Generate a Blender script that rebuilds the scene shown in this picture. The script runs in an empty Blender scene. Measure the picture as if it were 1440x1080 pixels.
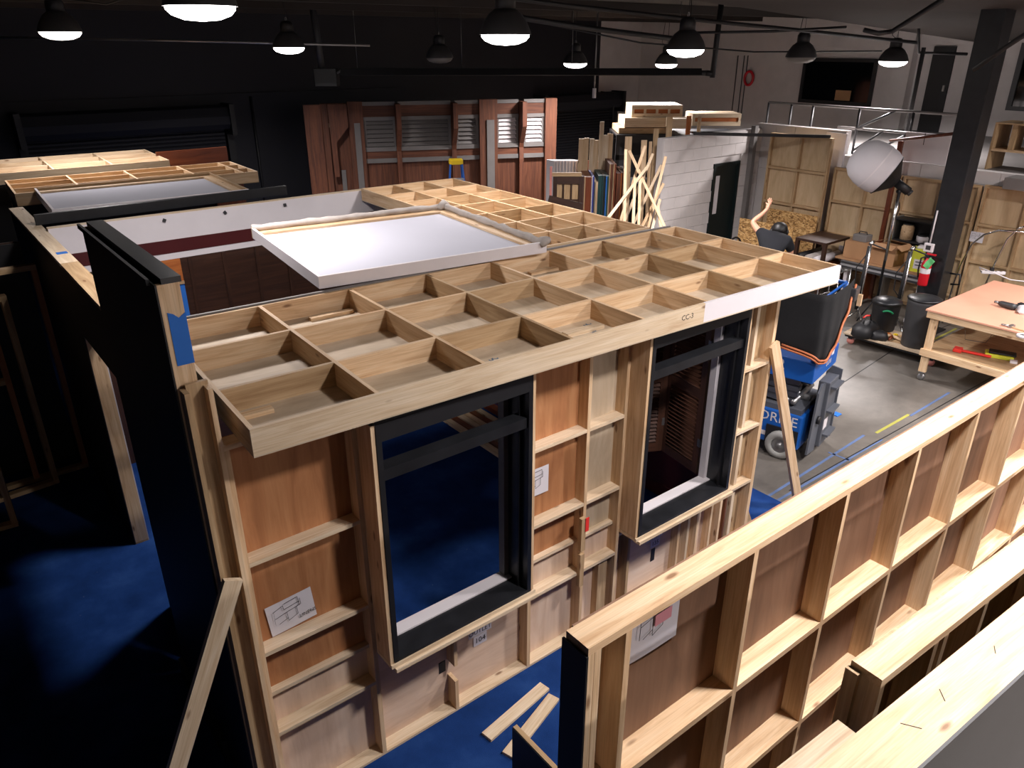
import bpy, bmesh, math, random
from mathutils import Vector, Matrix, Euler

random.seed(7)
SC = bpy.context.scene
COL = SC.collection

# ---------------------------------------------------------------- camera
FPX = 1063.0
PITCH = math.radians(24.3)
YAW = math.radians(38.4)
CAMZ = 4.1
cam_data = bpy.data.cameras.new('camera')
cam_data.sensor_width = 36.0
cam_data.lens = FPX * 36.0 / 1440.0
cam_data.clip_start = 0.02
cam = bpy.data.objects.new('camera', cam_data)
cam.location = (0, 0, CAMZ)
cam.rotation_euler = (math.pi / 2 - PITCH, 0, -YAW)
COL.objects.link(cam)
SC.camera = cam

# ---------------------------------------------------------------- world and exposure
world = bpy.data.worlds.new('world')
SC.world = world
world.use_nodes = True
world.node_tree.nodes['Background'].inputs[0].default_value = (0.5, 0.55, 0.7, 1)
world.node_tree.nodes['Background'].inputs[1].default_value = 0.02
SC.view_settings.view_transform = 'Standard'
SC.view_settings.look = 'None'
SC.view_settings.exposure = 0.8
SC.view_settings.gamma = 1.0
SC.view_settings.use_curve_mapping = False
SC.cycles.use_denoising = True
SC.cycles.max_bounces = 6
SC.cycles.diffuse_bounces = 4
SC.cycles.sample_clamp_indirect = 4.0

LAMP_POWER = 118.0
LAMP_COLOR = (1.0, 0.935, 0.93)
# hanging lamps: x, y, z of the mouth, lit, power factor
LAMPS = [
    (1.95, 5.95, 4.33, True, 0.36), (4.95, 6.35, 4.17, True, 0.21), (8.30, 6.90, 4.02, True, 1.0),
    (14.3, 7.20, 3.80, True, 1.5), (12.2, 7.70, 3.88, False, 0), (2.00, 11.4, 4.22, True, 0.34),
    (5.30, 12.3, 4.03, True, 0.8), (8.2, 12.45, 3.85, False, 0), (11.3, 12.2, 3.72, True, 0.95),
    (13.6, 11.8, 3.68, True, 1.3),
    (3.2, 0.35, 5.1, True, 0.8), (6.0, 0.9, 4.75, True, 0.9), (9.1, 1.0, 4.65, True, 1.1), (12.2, 1.2, 4.5, True, 1.0),
    (4.9, -4.4, 4.95, True, 4.9), (8.2, -4.4, 4.8, True, 1.2),  # unseen fill lamps, added to brighten faces turned to the camera
]

# ---------------------------------------------------------------- pixel helper (a pixel gives a direction, a plane gives the distance)
_F = Vector((math.sin(YAW), math.cos(YAW), 0)); _R = Vector((math.cos(YAW), -math.sin(YAW), 0)); _U = Vector((0, 0, 1))
def ray(x, y):
    u = (x - 720) / FPX; v = (y - 540) / FPX
    return _R * u + _F * (math.cos(PITCH) - math.sin(PITCH) * v) + _U * (-math.sin(PITCH) - math.cos(PITCH) * v)
def at(x, y, **k):
    d = ray(x, y); c = Vector((0, 0, CAMZ))
    (a, val), = k.items()
    if a == 'F':
        return c + d * (val / d.dot(_F))
    i = 'XYZ'.index(a)
    return c + d * ((val - c[i]) / d[i])

# ---------------------------------------------------------------- materials
MATS = {}
def lin(c):
    return tuple(((x / 255.0) / 12.92 if x / 255.0 <= 0.04045 else ((x / 255.0 + 0.055) / 1.055) ** 2.4) for x in c)
def new_mat(name):
    m = bpy.data.materials.new(name); m.use_nodes = True
    nt = m.node_tree
    b = nt.nodes['Principled BSDF']
    MATS[name] = m
    return m, nt, b
def coords(nt, scale, rnd=True):
    tc = nt.nodes.new('ShaderNodeTexCoord')
    mp = nt.nodes.new('ShaderNodeMapping'); mp.inputs['Scale'].default_value = scale
    if rnd:
        oi = nt.nodes.new('ShaderNodeObjectInfo')
        mu = nt.nodes.new('ShaderNodeVectorMath'); mu.operation = 'SCALE'; mu.inputs[0].default_value = (37, 53, 71)
        nt.links.new(oi.outputs['Random'], mu.inputs['Scale'])
        ad = nt.nodes.new('ShaderNodeVectorMath'); ad.operation = 'ADD'
        nt.links.new(tc.outputs['Object'], ad.inputs[0]); nt.links.new(mu.outputs[0], ad.inputs[1])
        nt.links.new(ad.outputs[0], mp.inputs['Vector'])
    else:
        nt.links.new(tc.outputs['Object'], mp.inputs['Vector'])
    return mp.outputs['Vector']
def noise(nt, vec, scale, detail=4, rough=0.55, dist=0.0):
    n = nt.nodes.new('ShaderNodeTexNoise')
    n.inputs['Scale'].default_value = scale; n.inputs['Detail'].default_value = detail
    n.inputs['Roughness'].default_value = rough; n.inputs['Distortion'].default_value = dist
    nt.links.new(vec, n.inputs['Vector'])
    return n.outputs['Fac']
def ramp(nt, fac, stops):
    r = nt.nodes.new('ShaderNodeValToRGB')
    e = r.color_ramp.elements
    e[0].position = stops[0][0]; e[0].color = (*stops[0][1], 1)
    e[1].position = stops[-1][0]; e[1].color = (*stops[-1][1], 1)
    for p, c in stops[1:-1]:
        q = e.new(p); q.color = (*c, 1)
    nt.links.new(fac, r.inputs['Fac'])
    return r.outputs['Color']
def mixc(nt, fac, a, b, mode='MIX'):
    m = nt.nodes.new('ShaderNodeMix'); m.data_type = 'RGBA'; m.blend_type = mode
    if isinstance(fac, float): m.inputs['Factor'].default_value = fac
    else: nt.links.new(fac, m.inputs['Factor'])
    for s, v in (('A', a), ('B', b)):
        sock = [i for i in m.inputs if i.name == s and i.type == 'RGBA'][0]
        if isinstance(v, tuple): sock.default_value = (*v, 1)
        else: nt.links.new(v, sock)
    return [o for o in m.outputs if o.type == 'RGBA'][0]
def bump(nt, b, h, strength, dist=0.01):
    bp = nt.nodes.new('ShaderNodeBump'); bp.inputs['Strength'].default_value = strength; bp.inputs['Distance'].default_value = dist
    nt.links.new(h, bp.inputs['Height']); nt.links.new(bp.outputs['Normal'], b.inputs['Normal'])
def plain(name, rgb, rough=0.6, metal=0.0, var=0.12, scale=4.0, emit=0.0):
    m, nt, b = new_mat(name)
    c = lin(rgb)
    n = noise(nt, coords(nt, (1, 1, 1)), scale, 5)
    col = ramp(nt, n, [(0.3, tuple(x * (1 - var) for x in c)), (0.7, tuple(min(1, x * (1 + var)) for x in c))])
    nt.links.new(col, b.inputs['Base Color'])
    b.inputs['Roughness'].default_value = rough; b.inputs['Metallic'].default_value = metal
    if emit:
        b.inputs['Emission Color'].default_value = (*c, 1); b.inputs['Emission Strength'].default_value = emit
    return m
def wood(name, dark, mid, light, rough=0.65, knots=True, gs=(1.2, 16, 16), knot_col=(112, 70, 36), piece=0.16, fine_lo=0.80):
    """boards have their grain along local x"""
    m, nt, b = new_mat(name)
    v = coords(nt, gs)
    g = noise(nt, v, 1.6, 5, 0.6, 0.8)
    col = ramp(nt, g, [(0.28, lin(dark)), (0.5, lin(mid)), (0.72, lin(light))])
    v2 = coords(nt, (gs[0] * 1.2, gs[1] * 6, gs[2] * 6))
    f = noise(nt, v2, 2.0, 3, 0.5)
    fine = ramp(nt, f, [(0.36, (fine_lo, fine_lo - 0.03, fine_lo - 0.06)), (0.58, (1, 1, 1))])
    col = mixc(nt, 0.6, col, fine, 'MULTIPLY')
    if knots:
        v3 = coords(nt, (3.6, 11, 11))
        vo = nt.nodes.new('ShaderNodeTexVoronoi'); vo.inputs['Scale'].default_value = 1.0; vo.inputs['Randomness'].default_value = 1.0
        nt.links.new(v3, vo.inputs['Vector'])
        kr = ramp(nt, vo.outputs['Distance'], [(0.07, (1, 1, 1)), (0.15, (0, 0, 0))])
        pick = nt.nodes.new('ShaderNodeSeparateColor'); nt.links.new(vo.outputs['Color'], pick.inputs[0])
        gt = nt.nodes.new('ShaderNodeMath'); gt.operation = 'GREATER_THAN'; gt.inputs[1].default_value = 0.35
        nt.links.new(pick.outputs[0], gt.inputs[0])
        mm = nt.nodes.new('ShaderNodeMath'); mm.operation = 'MULTIPLY'
        nt.links.new(kr, mm.inputs[0]); nt.links.new(gt.outputs[0], mm.inputs[1])
        m8 = nt.nodes.new('ShaderNodeMath'); m8.operation = 'MULTIPLY'; m8.inputs[1].default_value = 0.8
        nt.links.new(mm.outputs[0], m8.inputs[0])
        col = mixc(nt, m8.outputs[0], col, lin(knot_col))
    # each board a little lighter or darker
    oi = nt.nodes.new('ShaderNodeObjectInfo')
    tone = ramp(nt, oi.outputs['Random'], [(0.0, (1 - piece, 1 - piece * 1.1, 1 - piece * 1.3)), (1.0, (1, 1, 1))])
    col = mixc(nt, 1.0, col, tone, 'MULTIPLY')
    nt.links.new(col, b.inputs['Base Color'])
    b.inputs['Roughness'].default_value = rough
    bump(nt, b, f, 0.12, 0.002)
    return m

PINE = wood('pine', (194, 156, 116), (220, 188, 150), (232, 207, 174))
PINE_LIGHT = wood('pine_pale', (200, 172, 140), (220, 198, 168), (232, 214, 190))
PINE_DULL = wood('pine_dull', (160, 128, 92), (186, 156, 118), (205, 178, 142))
LAUAN = wood('lauan_plywood', (146, 94, 58), (174, 118, 76), (190, 136, 92), knots=False, gs=(0.9, 6, 6), piece=0.1, fine_lo=0.9)
LAUAN_DK = wood('dark_lauan_plywood', (118, 88, 68), (138, 104, 82), (152, 118, 94), knots=False, gs=(0.9, 5, 5), piece=0.08, fine_lo=0.9)
BIRCH = wood('washed_birch_plywood', (200, 170, 147), (219, 191, 168), (228, 205, 184), knots=False, gs=(0.9, 4, 4), piece=0.06, fine_lo=0.92)
LIDPLY = wood('lid_plywood', (172, 153, 130), (198, 179, 154), (214, 198, 177), knots=False, gs=(0.8, 3, 3), piece=0.12, fine_lo=0.92)
FLATPLY = wood('pale_flat_plywood', (180, 154, 118), (200, 174, 138), (212, 188, 154), knots=False, gs=(0.9, 3, 3), piece=0.06, fine_lo=0.92)
REDWOOD = wood('stained_brown_wood', (76, 42, 27), (102, 58, 37), (122, 74, 49), knots=False, gs=(0.8, 14, 14), piece=0.2)
SHUTTER = wood('shutter_brown_wood', (66, 42, 32), (86, 56, 43), (100, 66, 52), knots=False, gs=(0.8, 14, 14), rough=0.45)
FACEGREY = plain('scuffed_dark_face', (40, 40, 42), 0.5, var=0.25, scale=3)
REDWOOD_V = wood('stained_brown_wood_upright', (78, 42, 26), (104, 58, 36), (124, 74, 48), knots=False, gs=(14, 14, 0.8), piece=0.2)
DKBROWN = wood('dark_brown_wood', (40, 24, 18), (56, 34, 24), (70, 44, 32), knots=False, gs=(0.8, 14, 14), rough=0.45)
DOORWOOD = wood('red_brown_door_wood', (92, 42, 22), (122, 60, 32), (144, 76, 44), knots=False, gs=(0.8, 10, 10), rough=0.4)
ORANGEWOOD = wood('orange_stained_wood', (150, 80, 30), (176, 98, 42), (196, 120, 60), knots=False, gs=(0.8, 10, 10))
MDF = plain('pinkish_mdf', (206, 150, 124), 0.7, var=0.06, scale=2)
CARDBOARD = plain('cardboard', (164, 124, 88), 0.85, var=0.06)
BLACK = plain('black_paint', (20, 20, 23), 0.55, var=0.25, scale=6)
BLACKGLOSS = plain('worn_black_paint', (28, 29, 32), 0.38, var=0.3, scale=9)
DKGREY = plain('dark_grey_paint', (52, 52, 54), 0.5, var=0.15)
GREYPAINT = plain('grey_paint', (112, 108, 106), 0.55, var=0.08)
MIDGREY = plain('machine_grey_paint', (84, 87, 94), 0.45, var=0.1)
STEEL = plain('galvanised_steel', (150, 150, 150), 0.35, 0.8, var=0.12)
CHROME = plain('chrome', (200, 200, 200), 0.18, 1.0, var=0.05)
WHITE = plain('white_paint', (212, 206, 208), 0.6, var=0.03)
WHITECLOTH = plain('white_muslin', (180, 180, 190), 0.9, var=0.02, scale=1.5)
GREYCLOTH = plain('grey_cloth', (168, 160, 154), 0.95, var=0.12, scale=10)
BLOCKWHITE = plain('painted_block', (196, 190, 188), 0.7, var=0.06, scale=3)
WAINSCOT = plain('dark_red_paint', (70, 20, 22), 0.45, var=0.1)
BLUE = plain('lift_blue_paint', (20, 86, 168), 0.4, var=0.06)
YELLOWTAPE = plain('faded_yellow_tape', (150, 146, 66), 0.8, var=0.15)
FADEDTAPE = plain('faded_blue_tape', (78, 96, 132), 0.8, var=0.15)
BLUETAPE = plain('blue_masking_tape', (34, 104, 190), 0.7, var=0.05)
YELLOW = plain('yellow_plastic', (232, 196, 30), 0.45, var=0.05)
LIME = plain('lime_yellow_carton', (204, 206, 56), 0.6, var=0.04)
RED = plain('red_paint', (190, 20, 34), 0.35, var=0.05)
ORANGERED = plain('orange_red_plastic', (226, 54, 44), 0.4, var=0.05)
GREEN = plain('green_plastic', (24, 130, 84), 0.4, var=0.3, scale=14)
GREENTAG = plain('green_card', (110, 206, 130), 0.7, var=0.04)
TEAL = plain('teal_paint', (14, 60, 62), 0.45, var=0.1)
NAVY = plain('blue_door_paint', (52, 66, 140), 0.45, var=0.1)
DOORGREEN = plain('green_black_door_paint', (14, 26, 27), 0.4, var=0.1)
COPPER = plain('orange_cord', (190, 110, 70), 0.6, var=0.12, scale=30)
PAPER = plain('white_paper', (216, 212, 218), 0.9, var=0.02)
INK = plain('dark_ink', (30, 30, 34), 0.8, var=0.05)
PINKMARK = plain('pink_highlighter', (222, 150, 160), 0.9, var=0.03)
BLUESTAMP = plain('faded_blue_ink', (92, 112, 130), 0.9, var=0.1)
SKIN = plain('skin', (206, 152, 124), 0.55, var=0.05)
HAIR = plain('black_hair', (16, 14, 14), 0.5, var=0.2, scale=40)
SHIRT = plain('black_tshirt', (15, 17, 24), 0.9, var=0.15, scale=8)
JEANS = plain('dark_trousers', (24, 28, 40), 0.9, var=0.15, scale=8)
RUBBER = plain('black_rubber', (22, 22, 22), 0.7, var=0.1)
TYRE = plain('grey_tyre', (150, 150, 146), 0.7, var=0.08)
PINKWHEEL = plain('pink_wheel', (190, 120, 110), 0.6, var=0.08)
FABRIC_BLK = plain('black_mesh_fabric', (17, 17, 19), 0.95, var=0.2, scale=30)
LANTERN = plain('white_diffusion_cloth', (200, 196, 200), 0.85, var=0.03, scale=3)
SILVER = plain('brushed_aluminium', (190, 190, 194), 0.4, 0.6, var=0.06)
ROOFDARK = plain('dark_ceiling_paint', (46, 40, 37), 0.85, var=0.15, scale=1.2)
WALLDARK = plain('navy_black_wall_paint', (23, 23, 31), 0.7, var=0.12, scale=0.8)
GLASSDK = plain('dark_window_glass', (10, 12, 14), 0.06, var=0.05)
PLASTICWRAP = plain('green_plastic_wrap', (60, 150, 110), 0.2, var=0.5, scale=22)

def make_osb():
    m, nt, b = new_mat('osb_board')
    vo = nt.nodes.new('ShaderNodeTexVoronoi'); vo.inputs['Scale'].default_value = 60
    nt.links.new(coords(nt, (1, 0.45, 1)), vo.inputs['Vector'])
    sp = nt.nodes.new('ShaderNodeSeparateColor'); nt.links.new(vo.outputs['Color'], sp.inputs[0])
    col = ramp(nt, sp.outputs[0], [(0.0, lin((110, 76, 40))), (0.5, lin((184, 140, 84))), (1.0, lin((220, 182, 124)))])
    nt.links.new(col, b.inputs['Base Color']); b.inputs['Roughness'].default_value = 0.8
    return m
OSB = make_osb()
def make_carpet():
    m, nt, b = new_mat('blue_carpet')
    v = coords(nt, (1, 1, 1), False)
    n1 = noise(nt, v, 2.2, 5, 0.6); n2 = noise(nt, v, 240, 2, 0.6)
    c1 = ramp(nt, n1, [(0.3, lin((17, 44, 92))), (0.5, lin((25, 56, 112))), (0.72, lin((40, 74, 132)))])
    c2 = ramp(nt, n2, [(0.3, (0.55, 0.55, 0.6)), (0.65, (1, 1, 1))])
    col = mixc(nt, 0.8, c1, c2, 'MULTIPLY')
    vo = nt.nodes.new('ShaderNodeTexVoronoi'); vo.inputs['Scale'].default_value = 7; nt.links.new(v, vo.inputs['Vector'])
    sp = ramp(nt, vo.outputs['Distance'], [(0.012, (1, 1, 1)), (0.022, (0, 0, 0))])
    col = mixc(nt, sp, col, lin((150, 150, 150)))
    nt.links.new(col, b.inputs['Base Color']); b.inputs['Roughness'].default_value = 1.0
    b.inputs['Specular IOR Level'].default_value = 0.1
    bump(nt, b, n2, 0.5, 0.004)
    return m
CARPET = make_carpet()
def make_concrete():
    m, nt, b = new_mat('polished_concrete')
    v = coords(nt, (1, 1, 1), False)
    n1 = noise(nt, v, 0.9, 7, 0.65, 0.5); n2 = noise(nt, v, 9, 6, 0.7)
    c = ramp(nt, n1, [(0.25, lin((74, 70, 65))), (0.5, lin((100, 95, 89))), (0.75, lin((122, 116, 109)))])
    c2 = ramp(nt, n2, [(0.3, (0.78, 0.78, 0.78)), (0.65, (1, 1, 1))])
    col = mixc(nt, 0.7, c, c2, 'MULTIPLY')
    nt.links.new(col, b.inputs['Base Color']); b.inputs['Roughness'].default_value = 0.42
    return m
CONCRETE = make_concrete()
def make_emit(name, rgb, s):
    m, nt, b = new_mat(name)
    b.inputs['Base Color'].default_value = (*lin(rgb), 1)
    b.inputs['Emission Color'].default_value = (*lin(rgb), 1); b.inputs['Emission Strength'].default_value = s
    return m
LENS = make_emit('lit_lamp_lens', (255, 250, 246), 9.0)
LENS_DIM = make_emit('dim_lamp_lens', (235, 228, 222), 3.0)
LENS_OFF = plain('unlit_lamp_lens', (120, 116, 112), 0.4, var=0.1)

# ---------------------------------------------------------------- mesh helpers
def link(o, parent=None):
    COL.objects.link(o)
    if parent is not None: o.parent = parent
    return o
def obj(name, me, m=None, parent=None, loc=(0, 0, 0), rot=(0, 0, 0)):
    if m is not None and not me.materials: me.materials.append(m)
    o = bpy.data.objects.new(name, me)
    o.location = loc; o.rotation_euler = rot
    return link(o, parent)
BOXC = {}
def box_mesh(d, m, bev=0.0):
    key = (round(d[0], 4), round(d[1], 4), round(d[2], 4), m.name, bev)
    if key in BOXC: return BOXC[key]
    x, y, z = (q / 2 for q in d)
    me = bpy.data.meshes.new('box')
    vs = [(-x, -y, -z), (x, -y, -z), (x, y, -z), (-x, y, -z), (-x, -y, z), (x, -y, z), (x, y, z), (-x, y, z)]
    fs = [(0, 3, 2, 1), (4, 5, 6, 7), (0, 1, 5, 4), (1, 2, 6, 5), (2, 3, 7, 6), (3, 0, 4, 7)]
    me.from_pydata(vs, [], fs)
    if bev:
        bm = bmesh.new(); bm.from_mesh(me)
        bmesh.ops.bevel(bm, geom=bm.edges[:], offset=bev, segments=2, profile=0.5, affect='EDGES')
        bm.to_mesh(me); bm.free()
        for p in me.polygons: p.use_smooth = False
    me.materials.append(m)
    BOXC[key] = me
    return me
def box(name, m, lo, hi, parent=None, bev=0.0):
    """box between two corners in the parent's space; local x runs along its longest side"""
    lo = Vector(lo); hi = Vector(hi)
    d = Vector([abs(hi[i] - lo[i]) for i in range(3)]); c = (lo + hi) / 2
    i = max(range(3), key=lambda k: d[k])
    if i == 0: dd, r = (d.x, d.y, d.z), (0, 0, 0)
    elif i == 1: dd, r = (d.y, d.x, d.z), (0, 0, math.pi / 2)
    else: dd, r = (d.z, d.y, d.x), (0, math.pi / 2, 0)
    return obj(name, box_mesh(dd, m, bev), None, parent, c, r)
def frame_rot(p0, p1, up=(0, 0, 1)):
    x = (Vector(p1) - Vector(p0)).normalized(); up = Vector(up)
    if abs(x.dot(up)) > 0.995: up = Vector((0, 1, 0))
    z = (up - x * up.dot(x)).normalized(); y = z.cross(x)
    return Matrix((x, y, z)).transposed().to_euler()
def board(name, m, p0, p1, w, t, parent=None, up=(0, 0, 1), bev=0.0):
    """board from p0 to p1, t thick along 'up', w wide across it"""
    p0 = Vector(p0); p1 = Vector(p1)
    return obj(name, box_mesh(((p1 - p0).length, w, t), m, bev), None, parent, (p0 + p1) / 2, frame_rot(p0, p1, up))
def mesh_from(vs, fs, m, smooth=False):
    me = bpy.data.meshes.new('mesh'); me.from_pydata([tuple(v) for v in vs], [], fs); me.update()
    bm = bmesh.new(); bm.from_mesh(me); bmesh.ops.recalc_face_normals(bm, faces=bm.faces); bm.to_mesh(me); bm.free()
    if smooth:
        for p in me.polygons: p.use_smooth = True
    me.materials.append(m)
    return me
def tube(name, m, pts, r, parent=None, n=8, closed=False):
    pts = [Vector(p) for p in pts]
    vs, fs = [], []
    k = len(pts); prev = None
    for i, p in enumerate(pts):
        a = pts[(i - 1) % k] if (closed or i > 0) else p
        b = pts[(i + 1) % k] if (closed or i < k - 1) else p
        t = (b - a).normalized()
        if prev is None:
            s = t.orthogonal().normalized()
        else:
            s = (prev - t * prev.dot(t)).normalized()
        prev = s; q = t.cross(s)
        rr = r[i] if isinstance(r, (list, tuple)) else r
        for j in range(n):
            an = 2 * math.pi * j / n
            vs.append(p + s * (rr * math.cos(an)) + q * (rr * math.sin(an)))
    for i in range(k if closed else k - 1):
        for j in range(n):
            a = i * n + j; b = i * n + (j + 1) % n
            c = ((i + 1) % k) * n + (j + 1) % n; d = ((i + 1) % k) * n + j
            fs.append((a, b, c, d))
    if not closed:
        fs.append(tuple(range(n - 1, -1, -1))); fs.append(tuple((k - 1) * n + j for j in range(n)))
    return obj(name, mesh_from(vs, fs, m, True), None, parent)
LATHEC = {}
def lathe(name, m, prof, parent=None, loc=(0, 0, 0), rot=(0, 0, 0), n=20, key=None, wob=None, cap=True):
    """surface of revolution about local z from (radius, height) pairs"""
    if key and (key, m.name) in LATHEC: me = LATHEC[(key, m.name)]
    else:
        vs, fs = [], []
        for r, z in prof:
            for j in range(n):
                a = 2 * math.pi * j / n
                rr = r * (1 + (wob(a, z) if wob else 0))
                vs.append((rr * math.cos(a), rr * math.sin(a), z))
        for i in range(len(prof) - 1):
            for j in range(n):
                fs.append((i * n + j, i * n + (j + 1) % n, (i + 1) * n + (j + 1) % n, (i + 1) * n + j))
        if cap and prof[0][0] > 1e-4: fs.append(tuple(range(n - 1, -1, -1)))
        if cap and prof[-1][0] > 1e-4: fs.append(tuple((len(prof) - 1) * n + j for j in range(n)))
        me = mesh_from(vs, fs, m, True)
        bm = bmesh.new(); bm.from_mesh(me); bmesh.ops.remove_doubles(bm, verts=bm.verts, dist=1e-5); bm.to_mesh(me); bm.free()
        if key: LATHEC[(key, m.name)] = me
    return obj(name, me, None, parent, loc, rot)
def prism(name, m, outline, depth, parent=None, loc=(0, 0, 0), rot=(0, 0, 0)):
    """outline in local xz, extruded along +y"""
    n = len(outline)
    vs = [(x, 0, z) for x, z in outline] + [(x, depth, z) for x, z in outline]
    fs = [tuple(range(n)), tuple(range(2 * n - 1, n - 1, -1))] + [(i, (i + 1) % n, n + (i + 1) % n, n + i) for i in range(n)]
    return obj(name, mesh_from(vs, fs, m), None, parent, loc, rot)
def text(name, body, size, m, parent, loc, rot, align='CENTER', thick=0.0006):
    cu = bpy.data.curves.new('text', 'FONT'); cu.body = body; cu.size = size; cu.align_x = align; cu.align_y = 'CENTER'; cu.extrude = thick
    cu.resolution_u = 2
    t = bpy.data.objects.new('text', cu); COL.objects.link(t)
    dg = bpy.context.evaluated_depsgraph_get()
    me = bpy.data.meshes.new_from_object(t.evaluated_get(dg))
    bpy.data.objects.remove(t)
    me.materials.clear(); me.materials.append(m)
    return obj(name, me, None, parent, loc, rot)
def thing(name, label, cat, loc=(0, 0, 0), rotz=0.0, group=None):
    o = bpy.data.objects.new(name, None); o.empty_display_size = 0.1
    o.location = loc; o.rotation_euler = (0, 0, rotz)
    link(o); tag(o, label, cat, group)
    return o
def tag(o, label, cat, group=None):
    o['label'] = label; o['category'] = cat
    if group: o['group'] = group
    return o
def under(o, part):
    """make o a sub-part of part; both were placed in the thing's own space"""
    o.parent = part; o.matrix_parent_inverse = part.matrix_basis.inverted()
    return o
def struct(o):
    o['kind'] = 'structure'; return o
HP = math.pi / 2
ORD = ('leftmost', 'second from left', 'third from left', 'fourth from left', 'fifth from left', 'sixth from left', 'seventh from left', 'eighth from left', 'ninth from left')
# ================================================================ room shell
XR, YB = 18.45, 17.05
XL, YF = -7.0, -6.5
ZC = 6.3
def zc(y): return 5.62 if y < 3.4 else (5.10 if y < 9.4 else 4.76)      # underside of the stepped roof
struct(box('floor', CONCRETE, (XL, YF, -0.2), (XR, YB, 0)))
# blue carpet laid over the concrete under and around the set
struct(box('floor_carpet', CARPET, (-6.9, 1.0, 0.0), (5.95, 16.6, 0.008)))
wb = struct(box('wall_back', WALLDARK, (XL, YB, 0), (16.75, YB + 0.2, ZC)))
wbw = struct(box('wall_back_white', BLOCKWHITE, (16.75, YB, 0), (XR, YB + 0.2, ZC)))
struct(box('wall_right', BLOCKWHITE, (XR, YF, 0), (XR + 0.2, YB, ZC)))
struct(box('wall_left', WALLDARK, (XL - 0.2, YF, 0), (XL, YB, ZC)))
struct(box('wall_front', BLOCKWHITE, (XL, YF - 0.2, 0), (XR, YF, ZC)))  # unseen wall, made white to bounce light onto the set
struct(box('ceiling', ROOFDARK, (XL, YF, 5.62), (XR, 3.5, 5.8)))
struct(box('ceiling_2', ROOFDARK, (XL, 3.5, 5.10), (XR, 9.5, 5.3)))
struct(box('ceiling_3', ROOFDARK, (XL, 9.5, 4.76), (XR, YB, 4.95)))
struct(box('trim_30', ROOFDARK, (XL, 3.4, 5.10), (XR, 3.5, 5.62)))
struct(box('trim_31', ROOFDARK, (XL, 9.4, 4.76), (XR, 9.5, 5.10)))
# roof purlins seen from below, and the wide bulkhead on the right
for i in range(6):
    y = (1.2, 5.0, 7.4, 10.6, 12.9, 15.2)[i]
    struct(box('trim_%d' % (i + 1), ROOFDARK, (XL, y, zc(y) - 0.16), (XR, y + 0.10, zc(y) - 0.002)))
# sloping soffit over the right-hand side
a0 = at(930, -6, F=11.0); a1 = at(1392, 62, F=16.5); b0 = at(1500, -60, F=7.0); b1 = at(1600, 30, F=12.0)
vs = [a0, a1, b1, b0] + [v + Vector((0, 0, 0.35)) for v in (a0, a1, b1, b0)]
struct(obj('trim_7', mesh_from(vs, [(0, 1, 2, 3), (4, 5, 6, 7), (0, 1, 5, 4), (1, 2, 6, 5), (2, 3, 7, 6), (3, 0, 4, 7)], ROOFDARK)))
# control joints sawn in the concrete (thin dark sealant strips)
def strip(name, m, p0, p1, w, h=0.003, parent=None, z=0.0):
    p0 = Vector((p0[0], p0[1], z + h / 2)); p1 = Vector((p1[0], p1[1], z + h / 2))
    return board(name, m, p0, p1, w, h, parent)
j = 8
for a, b in (((1180, 542), (1262, 488)), ((1262, 488), (1420, 420)), ((1110, 690), (1440, 505))):
    pa, pb = at(*a, Z=0), at(*b, Z=0)
    struct(strip('trim_%d' % j, BLACK, pa, pb, 0.012, 0.002)); j += 1
# masking tape marks on the floor
for nm, m, a, b, w, lab in (
    ('blue_tape', FADEDTAPE, (1068, 706), (1215, 612), 0.03, 'long faded blue tape line on concrete nearest the window wall'),
    ('blue_tape', FADEDTAPE, (1090, 706), (1240, 618), 0.03, 'blue tape line on concrete running just behind the big pine flat'),
    ('blue_tape', FADEDTAPE, (1165, 636), (1196, 648), 0.03, 'short blue tape cross piece joining the two tape lines'),
    ('blue_tape', FADEDTAPE, (1280, 585), (1335, 552), 0.03, 'far faint blue tape line beside the work table shadow'),
    ('yellow_tape', YELLOWTAPE, (1232, 609), (1278, 583), 0.035, 'yellow tape line on concrete behind the big pine flat'),
    ('yellow_tape', YELLOWTAPE, (1312, 478), (1345, 462), 0.035, 'yellow tape line on the floor under the work table')):
    pa, pb = at(*a, Z=0), at(*b, Z=0)
    tag(strip(nm, m, pa, pb, w, 0.002), lab, 'tape')
pa = at(1176, 583, Z=0)
tag(box('tape_scrap', BLUETAPE, (pa.x - .05, pa.y - .04, 0), (pa.x + .05, pa.y + .04, 0.012)), 'small scrap of bright blue tape on bare concrete', 'tape')

# ================================================================ generic stage flat
def flat(t, W, H, xs, zs, depth, m_frame, panels, st=0.022, rt=0.022, rail_depth=None, side=True):
    """frame in local space: x along, y from front (0) to the plywood (depth), z up; studs at xs, rails at zs (bottom heights)"""
    box('bottom_plate', m_frame, (0, 0, 0), (W, depth, rt), t)
    box('top_plate', m_frame, (0, 0, H - rt), (W, depth, H), t)
    for x in xs:
        box('stud', m_frame, (x, 0, rt), (x + st, depth, H - rt), t)
    for z in zs:
        for i in range(len(xs) - 1):
            box('rail', m_frame, (xs[i] + st, 0, z), (xs[i + 1], depth, z + rt), t)
    for (x0, x1, z0, z1, m) in panels:
        box('plywood_panel', m, (x0, depth, z0), (x1, depth + 0.008, z1), t)

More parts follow.
